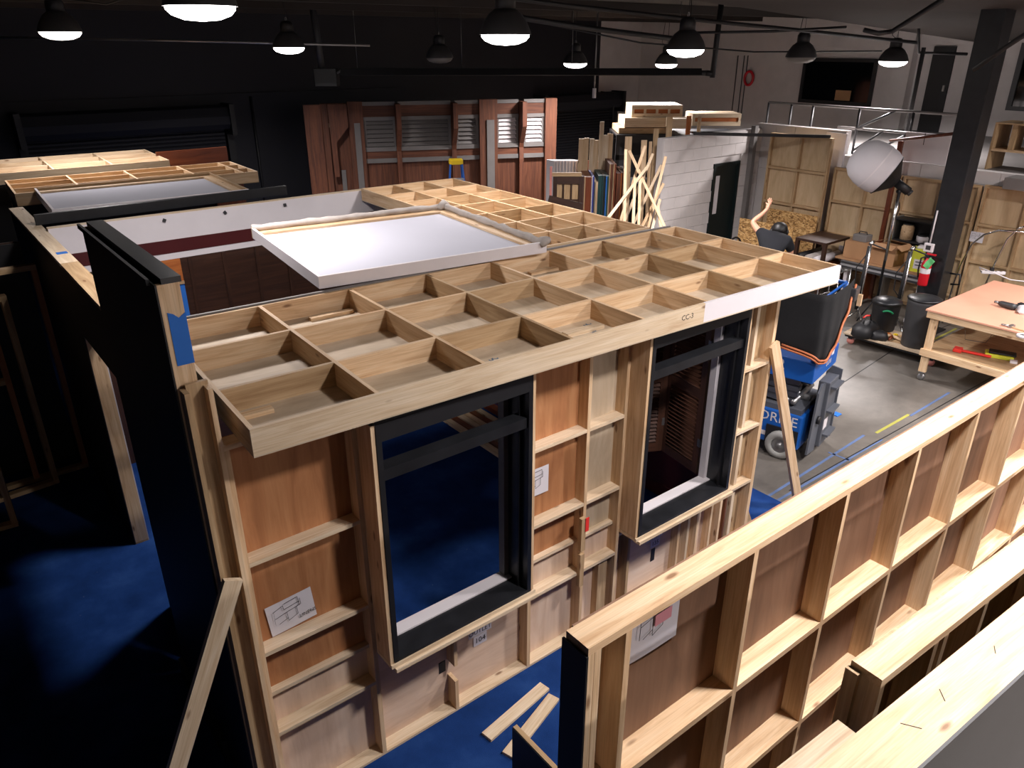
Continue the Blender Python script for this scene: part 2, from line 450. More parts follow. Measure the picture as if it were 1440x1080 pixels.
# ================================================================ window wall of the set
WY = 3.15          # front edge of its studs
PD = 0.09          # stud depth
ww = thing('window_wall', 'front wall of the set, pine studs and plywood seen from behind with two window openings', 'set wall', (0, WY, 0))
ST, RT = 0.028, 0.024
x_l, x1, x2, x3, x4, x5, x6 = 0.832, 1.462, 2.632, 3.128, 3.478, 4.752, 5.16
box('bottom_plate', PINE_LIGHT, (x_l, 0, 0.0), (x6 + ST, PD, 0.026), ww)
box('top_plate', PINE, (x_l, 0, 2.415), (x6 + ST, PD, 2.44), ww)
for x in (x_l, x1, x2, x3, x4, x5, x6):
    box('stud', PINE, (x, 0, 0.026), (x + ST, PD, 2.415), ww)
def rail(xa, xb, z, d0=0.0):
    box('rail', PINE_LIGHT, (xa, d0, z), (xb, PD, z + RT), ww)
for xa, xb in ((x_l + ST, x1), (x2 + ST, x3), (x3 + ST, x4)):
    rail(xa, xb, 1.755); rail(xa, xb, 1.182); rail(xa, xb, 0.862, 0.045); rail(xa, xb, 0.607)
for z in (1.72, 1.155, 0.60):
    rail(x5 + ST, x6, z)
rail(x1 + ST, x2, 0.80); rail(x4 + ST, x5, 0.76)
rail(x1 + ST, x2, 2.33); rail(x4 + ST, x5, 2.33)
# plywood skins, one sheet per bay
for xa, xb in ((x_l, x1 + .014), (x2 + .014, x3 + .014), (x3 + .014, x4 + .014)):
    box('plywood_panel', LAUAN if xb < 3.3 else LIDPLY, (xa, PD, 0.875), (xb, PD + 0.006, 2.44), ww)
    box('plywood_panel', BIRCH, (xa, PD, 0), (xb, PD + 0.006, 0.875), ww)
for xa, xb in ((x1 + .014, x2 + .014), (x4 + .014, x5 + .014)):
    box('plywood_panel', BIRCH, (xa, PD, 0), (xb, PD + 0.006, 0.83), ww)
    box('plywood_panel', LAUAN, (xa, PD, 2.33), (xb, PD + 0.006, 2.44), ww)
box('plywood_panel', PINE_DULL, (x5 + .014, PD, 0), (x6 + ST, PD + 0.006, 2.44), ww)
# doubled sticks in the narrow right bay
box('stud', PINE_LIGHT, (x5 + 0.20, 0.03, 0.026), (x5 + 0.235, PD, 2.415), ww)
box('stud', REDWOOD, (x5 + 0.15, 0.05, 0.026), (x5 + 0.17, PD, 2.415), ww)
box('edge_strip', PINE, (x6 + ST + 0.004, 0.01, 0), (x6 + ST + 0.03, PD, 2.34), ww)
# cripple studs under the windows
box('cripple_stud', PINE, (2.02, 0.0, 0.40), (2.045, PD, 0.80), ww)
box('cripple_stud', PINE, (2.02, 0.0, 0.026), (2.045, PD, 0.27), ww)
for xa in (4.24, 4.36, 4.48, 4.66):
    box('cripple_stud', PINE if xa != 4.36 else PINE_LIGHT, (xa, 0.02, 0.026), (xa + 0.026, PD, 0.76), ww)
box('cripple_stud', PINE_DULL, (3.62, 0.0, 0.026), (3.646, PD, 0.76), ww)
box('cripple_stud', PINE_DULL, (3.34, 0.03, 0.026), (3.43, PD, 0.6), ww)
# outlet hole and clamp plate
box('outlet_hole', BLACK, (1.955, PD - 0.004, 0.31), (2.005, PD + 0.001, 0.40), ww)
box('outlet_hole', BLACK, (4.005, PD - 0.004, 0.24), (4.05, PD + 0.001, 0.36), ww)
box('scrap_block', PINE_DULL, (3.09, -0.03, 0.83), (3.13, 0.0, 1.10), ww)
box('scrap_block', PINE_DULL, (3.09, -0.03, 0.52), (3.13, 0.0, 0.80), ww)
box('tape_flag', ORANGERED, (3.122, -0.037, 0.99), (3.152, -0.031, 1.10), ww)

# boxed window units standing proud of the wall
def window_unit(x0, x1_, z0, label):
    t = thing('window_unit', label, 'window', (0, 2.99, 0))
    z1 = 2.42; d = 0.16; w = 0.024
    # raw pine box
    box('jamb_box_side', PINE, (x0, 0, z0), (x0 + w, d, z1), t)
    box('jamb_box_side', PINE, (x1_ - w, 0, z0), (x1_, d, z1), t)
    box('sill_board', PINE_LIGHT, (x0, -0.012, z0 - 0.03), (x1_ + 0.01, d, z0 - 0.004), t)
    box('sill_nosing', PINE_LIGHT, (x0 + 0.02, -0.03, z0 - 0.055), (x1_ + 0.02, 0.03, z0 - 0.03), t)
    box('box_head', BLACK, (x0, 0, z1 - w), (x1_, d, z1), t)
    # black liner
    i = 0.03
    box('black_jamb', BLACK, (x0 + w, -0.006, z0), (x0 + w + i, d + 0.09, z1 - w), t)
    j_ = box('black_jamb', BLACKGLOSS, (x1_ - w - i, -0.006, z0), (x1_ - w, d + 0.09, z1 - w), t)
    box('stop_bead', BLACK, (x1_ - w - i - 0.02, 0.06, z0 + 0.02), (x1_ - w - i, 0.075, z1 - w), t)
    box('black_sill', BLACKGLOSS, (x0 + w + i, -0.006, z0), (x1_ - w - i, d - 0.005, z0 + 0.02), t)
    box('black_head', BLACK, (x0 + w + i, -0.006, z1 - w - 0.10), (x1_ - w - i, d + 0.09, z1 - w), t)
    box('transom_bar', BLACKGLOSS, (x0 + w + i, 0.01, 2.06), (x1_ - w - i, 0.10, 2.125), t)
    # pale inner trim
    box('white_sill', WHITE, (x0 + w + i, d - 0.005, z0 + 0.012), (x1_ - w - i, d + 0.085, z0 + 0.03), t)
    box('inner_casing', GREYPAINT if x0 < 2 else WHITE, (x1_ - w - i - 0.035, d + 0.03, z0 + 0.03), (x1_ - w - i, d + 0.085, z1 - w - 0.1), t)
    return t
window_unit(1.488, 2.545, 0.87, 'black lined window box left of the other, showing only blue carpet through it')
window_unit(3.505, 4.60, 0.835, 'black lined window box farther right with brown louvred shutters behind it')

# louvred shutters folded back inside the second window
def shutter(loc, rotz, label):
    t = thing('louvred_shutter', label, 'shutter', loc, rotz, 'louvred shutters inside the second window')
    W_, H_ = 0.46, 1.52
    box('stile', SHUTTER, (0, 0, 0), (0.06, 0.028, H_), t); box('stile', SHUTTER, (W_ - 0.06, 0, 0), (W_, 0.028, H_), t)
    for z in (0, 0.66, H_ - 0.08):
        box('cross_rail', SHUTTER, (0.06, 0, z), (W_ - 0.06, 0.028, z + 0.08), t)
    for za, zb in ((0.09, 0.65), (0.75, H_ - 0.09)):
        n = int((zb - za) / 0.034)
        for k in range(n):
            z = za + (k + 0.5) * (zb - za) / n
            obj('slat', box_mesh((W_ - 0.12, 0.040, 0.006), SHUTTER), None, t, (W_ / 2, 0.014, z), (math.radians(-40), 0, 0))
        box('tilt_rod', SHUTTER, (W_ / 2 - 0.006, -0.012, za), (W_ / 2 + 0.006, -0.004, zb), t)
    for z in (0.25, 1.1):
        box('hinge', STEEL, (-0.012, -0.008, z), (0.02, 0.03, z + 0.07), t)
    return t
shutter((4.555, 3.27, 0.86), math.radians(80), 'dark brown louvred shutter hinged to the right side of the second window')
shutter((4.615, 3.735, 0.86), math.radians(152), 'dark brown louvred shutter folded back behind the hinged one')

# ================================================================ ceiling lids
def lid(t, xs, ys, h, m_list, floor_m, st=0.022, front_m=None):
    W, D = xs[-1], ys[-1]
    for i, x in enumerate(xs):
        a = x if i == 0 else (x - st if i == len(xs) - 1 else x - st / 2)
        box('divider', random.choice(m_list), (a, st, 0), (a + st, D - st, h), t)
    for jx, y in enumerate(ys):
        b = y if jx == 0 else (y - st if jx == len(ys) - 1 else y - st / 2)
        if jx in (0, len(ys) - 1):
            if jx == 0 and front_m:
                for (xa, xb, m) in front_m: box('front_rail', m, (xa, 0, 0), (xb, st, h), t)
            else:
                box('edge_rail', random.choice(m_list), (0, b, 0), (W, b + st, h), t)
        else:
            for i in range(len(xs) - 1):
                box('blocking', random.choice(m_list), (xs[i] + (st if i == 0 else st / 2), b, 0), (xs[i + 1] - st / 2, b + st, h), t)
    for i in range(len(xs) - 1):
        for jx in range(len(ys) - 1):
            box('plywood_panel', floor_m, (xs[i], ys[jx], -0.008), (xs[i + 1], ys[jx + 1], 0.0), t)
LZ = 2.449; LH = 0.13
la = thing('ceiling_lid', 'long pine grid ceiling panel resting on the window wall, partly white front edge', 'ceiling panel', (0.906, 2.961, LZ), math.radians(-2.07), 'pine grid ceiling panels')
lid(la, [0, .62, 1.237, 1.84, 2.41, 2.985, 3.555, 4.145, 4.463], [0, .50, 1.105, 1.655], LH, [PINE, PINE, PINE_DULL], LIDPLY,
    front_m=[(0, 2.94, PINE_LIGHT), (2.94, 4.463, WHITE)])
box('grey_edge_cap', GREYPAINT, (0, 1.655, 0.02), (4.4, 1.675, LH + 0.012), la)
# loose blocks lying in the cells
for nm, xx, yy, ww_, dd, a, m in (('offcut', 0.03, 0.42, 0.20, 0.05, 0, PINE), ('offcut', 0.9, 1.56, 0.30, 0.045, 3, PINE), ('offcut', 2.05, 0.36, 0.30, 0.06, 8, PINE_LIGHT), ('offcut', 2.7, 1.56, 0.3, 0.05, 2, PINE)):
    box('offcut_block', m, (xx, yy - dd, 0), (xx + ww_, yy, 0.022), la)
for xx, yy in ((1.42, 0.14), (2.24, 0.26)):
    text('stamp', 'Dynacraft', 0.085, BLUESTAMP, la, (xx, yy + 0.02, 0.001), (0, 0, math.radians(62)), thick=0.0004)
text('stamp', 'CC-3', 0.05, INK, la, (2.78, -0.0008, 0.07), (HP, 0, 0), thick=0.0004)

lb = thing('ceiling_lid', 'pine grid ceiling panel running back toward the brown louvred wall', 'ceiling panel', (3.965, 4.62, LZ), math.radians(-2.6), 'pine grid ceiling panels')
lid(lb, [0, .41, .82, 1.24], [0.0, .42, .90, 1.38, 1.86, 2.34, 2.82, 3.36], LH, [PINE, PINE_DULL, PINE], LIDPLY)

lc = thing('ceiling_lid', 'pine grid ceiling panel at far left with an overhanging right end', 'ceiling panel', (0.95, 9.98, LZ + 0.01), math.radians(-2.0), 'pine grid ceiling panels')
lid(lc, [0, .66, 1.32, 1.98, 2.52, 2.7], [0, .37, .74, 1.1], LH, [PINE, PINE], PINE_DULL)
ld = thing('ceiling_lid', 'pale pine grid ceiling panel farthest back at the left edge', 'ceiling panel', (0.2, 11.6, LZ + 0.03), math.radians(-2.0), 'pine grid ceiling panels')
lid(ld, [0, .7, 1.4, 2.1, 2.82], [0, .5, 1.0, 1.45], LH, [PINE_LIGHT, PINE_LIGHT], PINE_LIGHT)
tag(box('red_brown_board', DOORWOOD, (3.0, 12.05, 1.9), (4.02, 12.09, 2.66)), 'red brown board standing behind the far left ceiling panels', 'board')
tag(box('red_brown_board', DOORWOOD, (3.35, 10.75, 1.5), (3.75, 10.79, LZ)), 'red brown board under the far left overhanging panel end', 'board')

# ================================================================ white muslin ceiling panels
def muslin_panel(loc, rz, W, D, label, drape=False):
    t = thing('muslin_panel', label, 'ceiling panel', loc, rz, 'white ceiling panels')
    h = 0.085; st = 0.022
    box('frame_rail', WHITE, (0, 0, 0), (W, st, h), t)
    box('frame_rail', PINE_DULL, (0, D - st, 0), (W, D, h), t)
    box('frame_rail', WHITE, (0, st, 0), (st, D - st, h), t)
    box('frame_rail', PINE_DULL, (W - st, st, 0), (W, D - st, h), t)
    box('white_sheet', WHITECLOTH, (st, st, 0.028), (W - st, D - st, 0.036), t)
    box('inner_cleat', PINE, (st, D - st - 0.10, 0.036), (W - st, D - st, 0.056), t)
    box('inner_cleat', PINE, (W - st - 0.10, st, 0.036), (W - st, D - st - 0.10, 0.056), t)
    if drape:
        # loose cloth folded over the right and back rails
        for nm, p0, p1 in (('cloth_fold', (W - 0.02, 0.0, h), (W - 0.02, D, h)), ('cloth_fold', (0, D - 0.012, h), (W, D - 0.012, h))):
            pts, rr = [], []
            for k in range(23):
                f = k / 22
                p = Vector(p0).lerp(Vector(p1), f)
                p += Vector((random.uniform(-.008, .008), random.uniform(-.006, .006), random.uniform(-.006, .006) - 0.006))
                pts.append(p); rr.append(0.028 + random.uniform(-.005, .007))
            tube(nm, GREYCLOTH, pts, rr, t, 8)
        tube('cloth_fold', GREYCLOTH, [(W - 0.1, D - 0.05, h - .01), (W - 0.03, D - 0.03, h + .02), (W + 0.01, D - 0.02, h - .0)], [0.03, 0.045, 0.03], t, 8)
        tube('cloth_fold', GREYCLOTH, [(W - 0.02, 0.06, h), (W, 0.0, h + .012), (W - .06, -0.012, h - .02)], [0.03, 0.036, 0.02], t, 8)
    return t
muslin_panel((2.02, 4.625, 2.595), math.radians(-6.5), 1.84, 1.72, 'white sheeted ceiling panel with grey cloth bunched on its rails, nearest the camera', True)
muslin_panel((1.09, 8.60, 2.532), math.radians(-2.5), 1.93, 1.47, 'smaller white sheeted ceiling panel behind the black beam at far left')
tag(board('black_beam', BLACKGLOSS, (0.90, 8.36, 2.58), (3.36, 8.30, 2.60), 0.04, 0.10, bev=0.004), 'long black painted timber lying across the far left set walls', 'beam')

# ================================================================ side wall and tall black return on the left
lw = thing('side_wall', 'long low black wall of the set on the left with raw pine top edge and doorway', 'set wall', (0.82, 0, 0))
def wall_piece(t, y0, y1, z0, z1):
    box('black_skin', BLACK, (0, y0, z0), (0.008, y1, z1), t)
    box('inner_skin', WHITE, (0.112, y0, z0), (0.12, y1, z1), t)
wall_piece(lw, 6.46, 9.46, 0, 2.50); wall_piece(lw, 4.62, 5.42, 0, 2.50); wall_piece(lw, 5.42, 6.46, 2.0, 2.50)
for y0, y1 in ((6.46, 9.46), (4.62, 5.42)):
    box('bottom_plate', PINE_DULL, (0.008, y0, 0), (0.112, y1, 0.025), lw)
for y in (6.46, 7.2, 7.95, 8.7, 9.435, 5.395, 4.62):
    box('stud', PINE_DULL if y != 6.46 else PINE, (0.008, y, 0.025), (0.112, y + 0.025, 2.50), lw)
box('door_head', PINE_DULL, (0.008, 5.42, 2.0), (0.112, 6.46, 2.025), lw)
box('top_cap', PINE_LIGHT, (-0.005, 8.2, 2.50), (0.122, 9.46, 2.53), lw)
box('top_cap', PINE_LIGHT, (-0.005, 6.7, 2.50), (0.122, 8.19, 2.53), lw)
box('top_cap', PINE_DULL, (-0.005, 4.62, 2.50), (0.122, 6.69, 2.53), lw)
box('blue_tape_patch', BLUETAPE, (0.03, 7.02, 2.530), (0.11, 7.10, 2.532), lw)

tw = thing('tall_return_wall', 'tall black wall section with raw pine end edge and blue tape', 'set wall', (0.70, 3.22, 0))
box('black_skin', BLACK, (0, 0, 0), (0.008, 1.38, 3.20), tw)
box('inner_skin', BLACK, (0.092, 0.03, 0), (0.10, 1.38, 3.20), tw)
box('end_stud', PINE, (0.008, 0, 0), (0.098, 0.03, 3.20), tw)
box('end_stud', PINE_DULL, (0.008, 1.35, 0), (0.092, 1.38, 3.20), tw)
box('rail', PINE_DULL, (0.008, 0.03, 1.5), (0.092, 1.35, 1.53), tw)
box('black_cap', BLACKGLOSS, (0.028, 0, 3.20), (0.108, 1.38, 3.225), tw)
box('black_cap', BLACK, (-0.016, 0.06, 3.19), (-0.002, 1.40, 3.215), tw)
box('skirting_block', BLACK, (-0.03, 0.5, 0), (-0.002, 1.38, 0.18), tw)
prism('blue_tape_patch', BLUETAPE, [(0.028, 2.84), (0.10, 2.84), (0.10, 3.07), (0.07, 3.05), (0.05, 3.07), (0.028, 3.08)], 0.002, tw, (0, -0.0025, 0))
box('pencil_note', PAPER, (0.05, -0.003, 1.32), (0.095, -0.001, 1.50), tw)

# U shaped corner post in front of it
cp = thing('corner_post', 'U shaped raw pine corner post beside the tall black wall', 'post', (0.735, 3.135, 0))
box('web', PINE_DULL, (0.0, 0.05, 0), (0.095, 0.07, 2.76), cp)
box('flange', PINE_DULL, (-0.022, 0.0, 0), (0.0, 0.07, 2.74), cp)
box('flange', PINE, (0.073, -0.01, 0), (0.095, 0.05, 2.74), cp)

# diagonal braces
tag(board('brace_board', PINE_LIGHT, (0.755, 3.085, 1.78), (-0.055, 3.06, 0.012), 0.03, 0.09, up=(0, 0, 1)), 'pine brace board leaning from the left corner post to the floor', 'brace')
tag(board('brace_board', PINE, (5.15, 3.12, 1.90), (5.98, 3.10, 0.02), 0.03, 0.10, up=(0, 0, 1)), 'pine brace board leaning at the right end of the window wall', 'brace')
prism('gusset_plate', PINE_DULL, [(5.16, 0), (5.45, 0), (5.16, 0.55)], 0.012, None, (0, 3.25, 0))
tag(bpy.data.objects['gusset_plate'], 'triangular plywood gusset at the foot of the window wall right end', 'gusset')

# ================================================================ inner walls of the set
iw = thing('inner_back_wall', 'white inner wall of the set with dark red band near the top', 'set wall', (0, 8.0, 0))
box('white_upper', WHITE, (0.945, 0, 2.30), (5.05, 0.012, 2.55), iw)
box('dark_red_band', WAINSCOT, (0.945, -0.006, 2.17), (5.05, 0.012, 2.30), iw)
box('white_lower', WHITE, (0.945, 0, 2.105), (5.05, 0.012, 2.17), iw)
box('top_edge', PINE_LIGHT, (0.945, 0.012, 2.50), (5.05, 0.09, 2.555), iw)
box('brown_panel', DKBROWN, (2.03, 0, 0), (5.05, 0.012, 2.105), iw)
box('brown_panel', DKBROWN, (0.945, 0, 0), (1.70, 0.012, 2.105), iw)
for x in (2.1, 2.45, 2.8, 3.15, 3.55):
    box('panel_batten', DKBROWN, (x, -0.012, 0), (x + 0.04, 0, 2.1), iw)
box('door_post', ORANGEWOOD, (1.72, 0.0, 1.87), (2.03, 0.03, 2.105), iw); box('post_moulding', PINE_DULL, (1.72, -0.015, 1.84), (2.03, 0.03, 1.87), iw); box('blue_panel', BLUETAPE, (1.70, 0.0, 0), (2.03, 0.03, 1.84), iw)
for k, x in enumerate((1.25, 1.95, 2.55, 3.2)):
    obj('bolt_head', box_mesh((0.03, 0.016, 0.03), DKGREY), None, iw, (x, -0.006, 2.50), (0, 0.5 * k, 0))
rw = thing('inner_side_wall', 'inner wall of the set at right, white above dark red wainscot', 'set wall', (5.12, 3.26, 0))
box('white_upper', WHITE, (0, 0, 0.90), (0.012, 4.6, 2.43), rw)
box('dark_red_wainscot', WAINSCOT, (-0.006, 0, 0.0), (0.012, 4.6, 0.86), rw)
box('chair_rail', WAINSCOT, (-0.025, 0, 0.86), (0.012, 4.6, 0.90), rw)
box('baseboard', WAINSCOT, (-0.02, 0, 0), (-0.006, 4.6, 0.14), rw)
for y in (0.6, 1.8, 3.0, 4.2):
    box('stud', PINE_DULL, (0.012, y, 0), (0.08, y + 0.025, 2.43), rw)

# lumber and wrapped bundle lying on the carpet inside
for k in range(6):
    x = 4.34 + k * 0.088
    o = board('trim_board', [PINE_LIGHT, DOORWOOD, PINE_LIGHT, PINE, DOORWOOD, PINE_LIGHT, DOORWOOD][k], (x, 5.55, 0.03), (x + 0.02, 7.75 - 0.06 * k, 0.03), 0.066, 0.044)
    tag(o, 'long trim board lying in the row on blue carpet seen through the left window', 'board', 'trim boards on the carpet')
wr = thing('wrapped_bundle', 'bundle wrapped in green plastic on carpet seen through the left window', 'bundle', (4.93, 6.95, 0.008))
lathe('plastic_wrap', PLASTICWRAP, [(0.0, 0.26), (0.06, 0.25), (0.11, 0.19), (0.125, 0.10), (0.11, 0.0)], wr, n=14, wob=lambda a, z: 0.18 * math.sin(3 * a + 9 * z) + 0.1 * math.sin(7 * a))
box('wooden_core', DOORWOOD, (-0.02, -0.5, 0.0), (0.08, 0.3, 0.06), wr)

# scraps on the carpet in front
def scrap(pa, pb, w, label):
    a = at(*pa, Z=0.02); b = at(*pb, Z=0.02)
    o = board('scrap_board', PINE_LIGHT, (a.x, a.y, 0.02), (b.x, b.y, 0.02), w, 0.022, bev=0.002)
    return tag(o, label, 'board')
scrap((684, 1037), (766, 965), 0.085, 'short pine offcut on blue carpet nearer the window wall')
sb = scrap((714, 1063), (779, 980), 0.085, 'short pine offcut on blue carpet partly behind black plywood')
bp = thing('black_plywood_offcut', 'black faced plywood offcut standing on edge at the bottom of the picture', 'board', (1.965, 2.47, 0.008))
box('plywood_core', PINE_DULL, (0, -1.1, 0), (0.028, 0, 0.50), bp); box('black_face', BLACK, (-0.006, -1.1, 0), (0, 0, 0.495), bp)

# papers and labels pinned to the wall
def plan_paper(name, label, loc, rot, w, h, pink=False, words=None):
    t = thing(name, label, 'paper', loc); t.rotation_euler = rot
    nx = 8
    vs, fs = [], []
    for i in range(nx + 1):
        x = w * i / nx; c = -0.004 * math.sin(math.pi * i / nx) - 0.006 * (i / nx) ** 3
        vs += [(x, c, 0), (x, c, h)]
    for i in range(nx): fs.append((2 * i, 2 * i + 2, 2 * i + 3, 2 * i + 1))
    obj('sheet', mesh_from(vs, fs, PAPER), None, t)
    def ln(x0, z0, x1, z1, th=0.0022):
        board('plan_line', INK, (x0 * w, -0.0115, z0 * h), (x1 * w, -0.0115, z1 * h), 0.0008, th, t, up=(0, 0, 1) if abs(x1 - x0) > 0.01 else (1, 0, 0))
    for s in ((.12, .78, .35, .86), (.35, .86, .35, .72), (.38, .9, .68, .92), (.68, .92, .68, .62), (.35, .72, .70, .75), (.14, .55, .40, .60), (.40, .60, .40, .3), (.40, .3, .62, .38), (.62, .38, .62, .62), (.40, .60, .72, .64), (.72, .64, .72, .84), (.12, .35, .14, .78), (.2, .33, .4, .4)):
        ln(*s)
    if pink: box('pink_room', PINKMARK, (.44 * w, -0.0125, .42 * h), (.8 * w, -0.012, .6 * h), t)
    if words: text('writing', words, 0.03, INK, t, (0.82 * w, -0.0125, .26 * h), (HP, 0, 0), thick=0.0003)
    return t
p = at(378, 872, Y=WY + PD - 0.01)
plan_paper('plan_sheet', 'white sheet with a floor plan sketch in the left bay of the window wall', (0.935, WY + PD - 0.008, 1.215), (0, math.radians(-5), 0), 0.255, 0.20, words='LINENS')
plan_paper('plan_sheet', 'narrow white plan sheet pinned between the two windows', (2.67, WY + PD - 0.008, 1.375), (0, 0, 0), 0.195, 0.205)
def label_card(loc, w, h, s, size, label):
    t = thing('outlet_label', label, 'label', loc)
    box('card', PAPER, (-w / 2, -0.002, -h / 2), (w / 2, 0, h / 2), t)
    text('lettering', s, size, INK, t, (0, -0.0024, 0), (HP, 0, 0), thick=0.0004)
    return t
label_card((2.29, WY + PD - 0.002, 0.492), 0.19, 0.062, 'OUTLET', 0.05, 'white card lettered OUTLET below the left window')
label_card((2.29, WY + PD - 0.002, 0.415), 0.11, 0.08, '104', 0.06, 'white card numbered 104 below the left window')
label_card((4.03, WY + PD - 0.002, 0.478), 0.19, 0.05, 'OUTLET', 0.042, 'white card lettered OUTLET below the right window')
label_card((4.045, WY + PD - 0.002, 0.41), 0.11, 0.075, '135', 0.055, 'white card numbered 135 below the right window')

# ================================================================ foreground flats
f1 = thing('stage_flat', 'large pine framed flat crossing the lower right, with pinned plan and black left end', 'flat', (1.262, 1.222, 0), math.radians(-0.35))
W1 = 5.6
xs = [0.03, 0.165, 0.83, 1.455, 2.065, 2.68, 3.29, 3.90, 4.51, 5.12, W1 - 0.022]
flat(f1, W1, 2.44, xs, [0.5, 1.1, 1.71], 0.10, PINE, [(xs[i], xs[i + 1], 0, 2.44, LAUAN_DK) for i in range(len(xs) - 1)], st=0.026, rt=0.03)
box('black_end_face', BLACK, (-0.008, -0.002, 0), (0.0, 0.11, 2.41), f1)
box('end_board', PINE, (0, 0, 0.03), (0.028, 0.10, 2.41), f1)
plan_paper('plan_sheet', 'large plan drawing with a pink shaded room on the foreground flat', (1.565, 1.222 + 0.094, 2.12), (0, 0, 0), 0.24, 0.28, pink=True)
f2 = thing('stage_flat', 'second pine flat at lower right, its top plate angled behind the nearest one', 'flat', (1.835, 0.612, 0), math.radians(-3.2))
xs2 = [0.0, 0.30, 0.36, 0.62, 1.2, 1.78, 2.36, 2.978]
flat(f2, 3.0, 2.44, xs2, [1.5], 0.088, PINE, [(xs2[i], xs2[i + 1], 0, 2.44, PINE_DULL) for i in range(len(xs2) - 1)], st=0.026, rt=0.03)
box('side_strip', PINE_DULL, (-0.02, 0.06, 0), (-0.002, 0.10, 2.42), f2)
f3 = thing('stage_flat', 'nearest flat at lower right corner with dark grey face and raw pine top', 'flat', (0.95, 0.455, 0), math.radians(-3.6))
box('top_plate', PINE, (0, 0, 2.41), (3.2, 0.15, 2.44), f3)
box('dark_face', FACEGREY, (0, -0.008, 0), (3.2, 0.0, 2.442), f3)
for x in (0.0, 0.6, 1.2, 1.8, 2.4, 3.174):
    box('stud', PINE, (x, 0, 0.03), (x + 0.026, 0.09, 2.41), f3)
box('bottom_plate', PINE, (0, 0, 0), (3.2, 0.09, 0.03), f3)
box('ledger', PINE_LIGHT, (0.35, 0.15, 2.30), (0.75, 0.25, 2.33), f3)
for i in range(9):
    x = 0.5 + i * 0.24 + random.uniform(-.05, .05)
    board('staple', INK, (x, 0.03 + 0.08 * random.random(), 2.4405), (x + 0.03, 0.05 + 0.06 * random.random(), 2.4405), 0.002, 0.0012, f3)

# walls of the next room that carry the far left ceiling panels
for x0, x1, y0, lab in ((0.30, 3.0, 11.62, 'black set wall under the farthest left ceiling panel'), (0.99, 3.62, 10.92, 'black set wall under the overhanging far left ceiling panel')):
    t = thing('far_set_wall', lab, 'set wall', (x0, y0, 0))
    box('black_skin', BLACK, (0, 0, 0), (x1 - x0, 0.008, 2.44), t)
    for u in (0.0, (x1 - x0) * 0.5, x1 - x0 - 0.03): box('stud', PINE_DULL, (u, 0.008, 0.03), (u + 0.03, 0.08, 2.41), t)
    box('top_plate', PINE_DULL, (0, 0.008, 2.41), (x1 - x0, 0.08, 2.44), t); box('bottom_plate', PINE_DULL, (0, 0.008, 0), (x1 - x0, 0.08, 0.03), t)
# ================================================================ hanging lamps
LAMP_LABELS = [
    'large lit high bay lamp hanging at top left over the set', 'lit high bay lamp with bulging cover hanging over the middle of the set',
    'lit dark domed lamp hanging in front of the white wall', 'lit dark domed lamp hanging right of the upper dark window',
    'unlit dark domed lamp hanging left of the upper dark window', 'lit lamp hanging at the far left edge over the ceiling panels',
    'lit lamp hanging in front of the black wall left of the heater', 'unlit lamp hanging above the brown louvred wall',
    'small lit lamp hanging above the second roller shutter', 'small lit domed lamp hanging just below the larger domed lamp',
    'lit high bay lamp hanging above the foreground flats', 'lit high bay lamp hanging right of the foreground flats',
    'lit high bay lamp hanging over the open concrete floor', 'lit high bay lamp hanging near the work table',
    'added fill lamp hanging unseen behind the camera over the left side', 'added fill lamp hanging unseen behind the camera over the right side']
def hanging_lamp(x, y, z, lit, f, label):
    t = thing('high_bay_lamp', label, 'lamp', (x, y, z), random.uniform(0, 3), 'high bay lamps')
    lathe('reflector', DKGREY, [(0.25, 0.0), (0.245, 0.03), (0.215, 0.10), (0.16, 0.18), (0.10, 0.225), (0.09, 0.225), (0.15, 0.172), (0.205, 0.09), (0.235, 0.02)], t, n=24, key='refl', cap=False)
    lathe('ballast_housing', BLACK, [(0.10, 0.215), (0.10, 0.33), (0.075, 0.37), (0.03, 0.38)], t, n=16, key='ball')
    lathe('lamp_lens', (LENS if y != 11.4 else LENS_DIM) if lit else LENS_OFF, [(0.236, 0.02), (0.232, -0.02), (0.20, -0.055), (0.12, -0.085), (0.0, -0.095)], t, n=20, key='lens')
    ring = [(0.02 * math.cos(a), 0, 0.40 + 0.03 * math.sin(a)) for a in [k * math.pi / 5 for k in range(10)]]
    tube('hook', STEEL, ring, 0.006, t, 6, True)
    tube('suspension_cable', BLACK, [(0, 0, 0.43), (0, 0, zc(y) - z)], 0.005, t, 6)
    tube('power_cable', BLACK, [(0.05, 0, 0.37), (0.13, 0.03, 0.42), (0.10, 0.06, 0.36 + (zc(y) - z - .4) * .6), (0.02, 0.08, zc(y) - z)], 0.006, t, 6)
    for o_ in t.children:
        if o_.name.startswith('lamp_lens'): under(o_, [q_ for q_ in t.children if q_.name.startswith('reflector')][0])
        if o_.name.startswith('hook'): under(o_, [q_ for q_ in t.children if q_.name.startswith('ballast')][0])
    if lit:
        ld = bpy.data.lights.new('lamp_light', 'AREA'); ld.shape = 'DISK'; ld.size = 0.42
        ld.spread = math.radians(150); ld.energy = LAMP_POWER * f; ld.color = LAMP_COLOR
        lo = bpy.data.objects.new('lamp_light', ld); lo.location = (0, 0, -0.11); link(lo, t)
    return t
for k, (x, y, z, lit, f) in enumerate(LAMPS):
    hanging_lamp(x, y, z, lit, f, LAMP_LABELS[k])

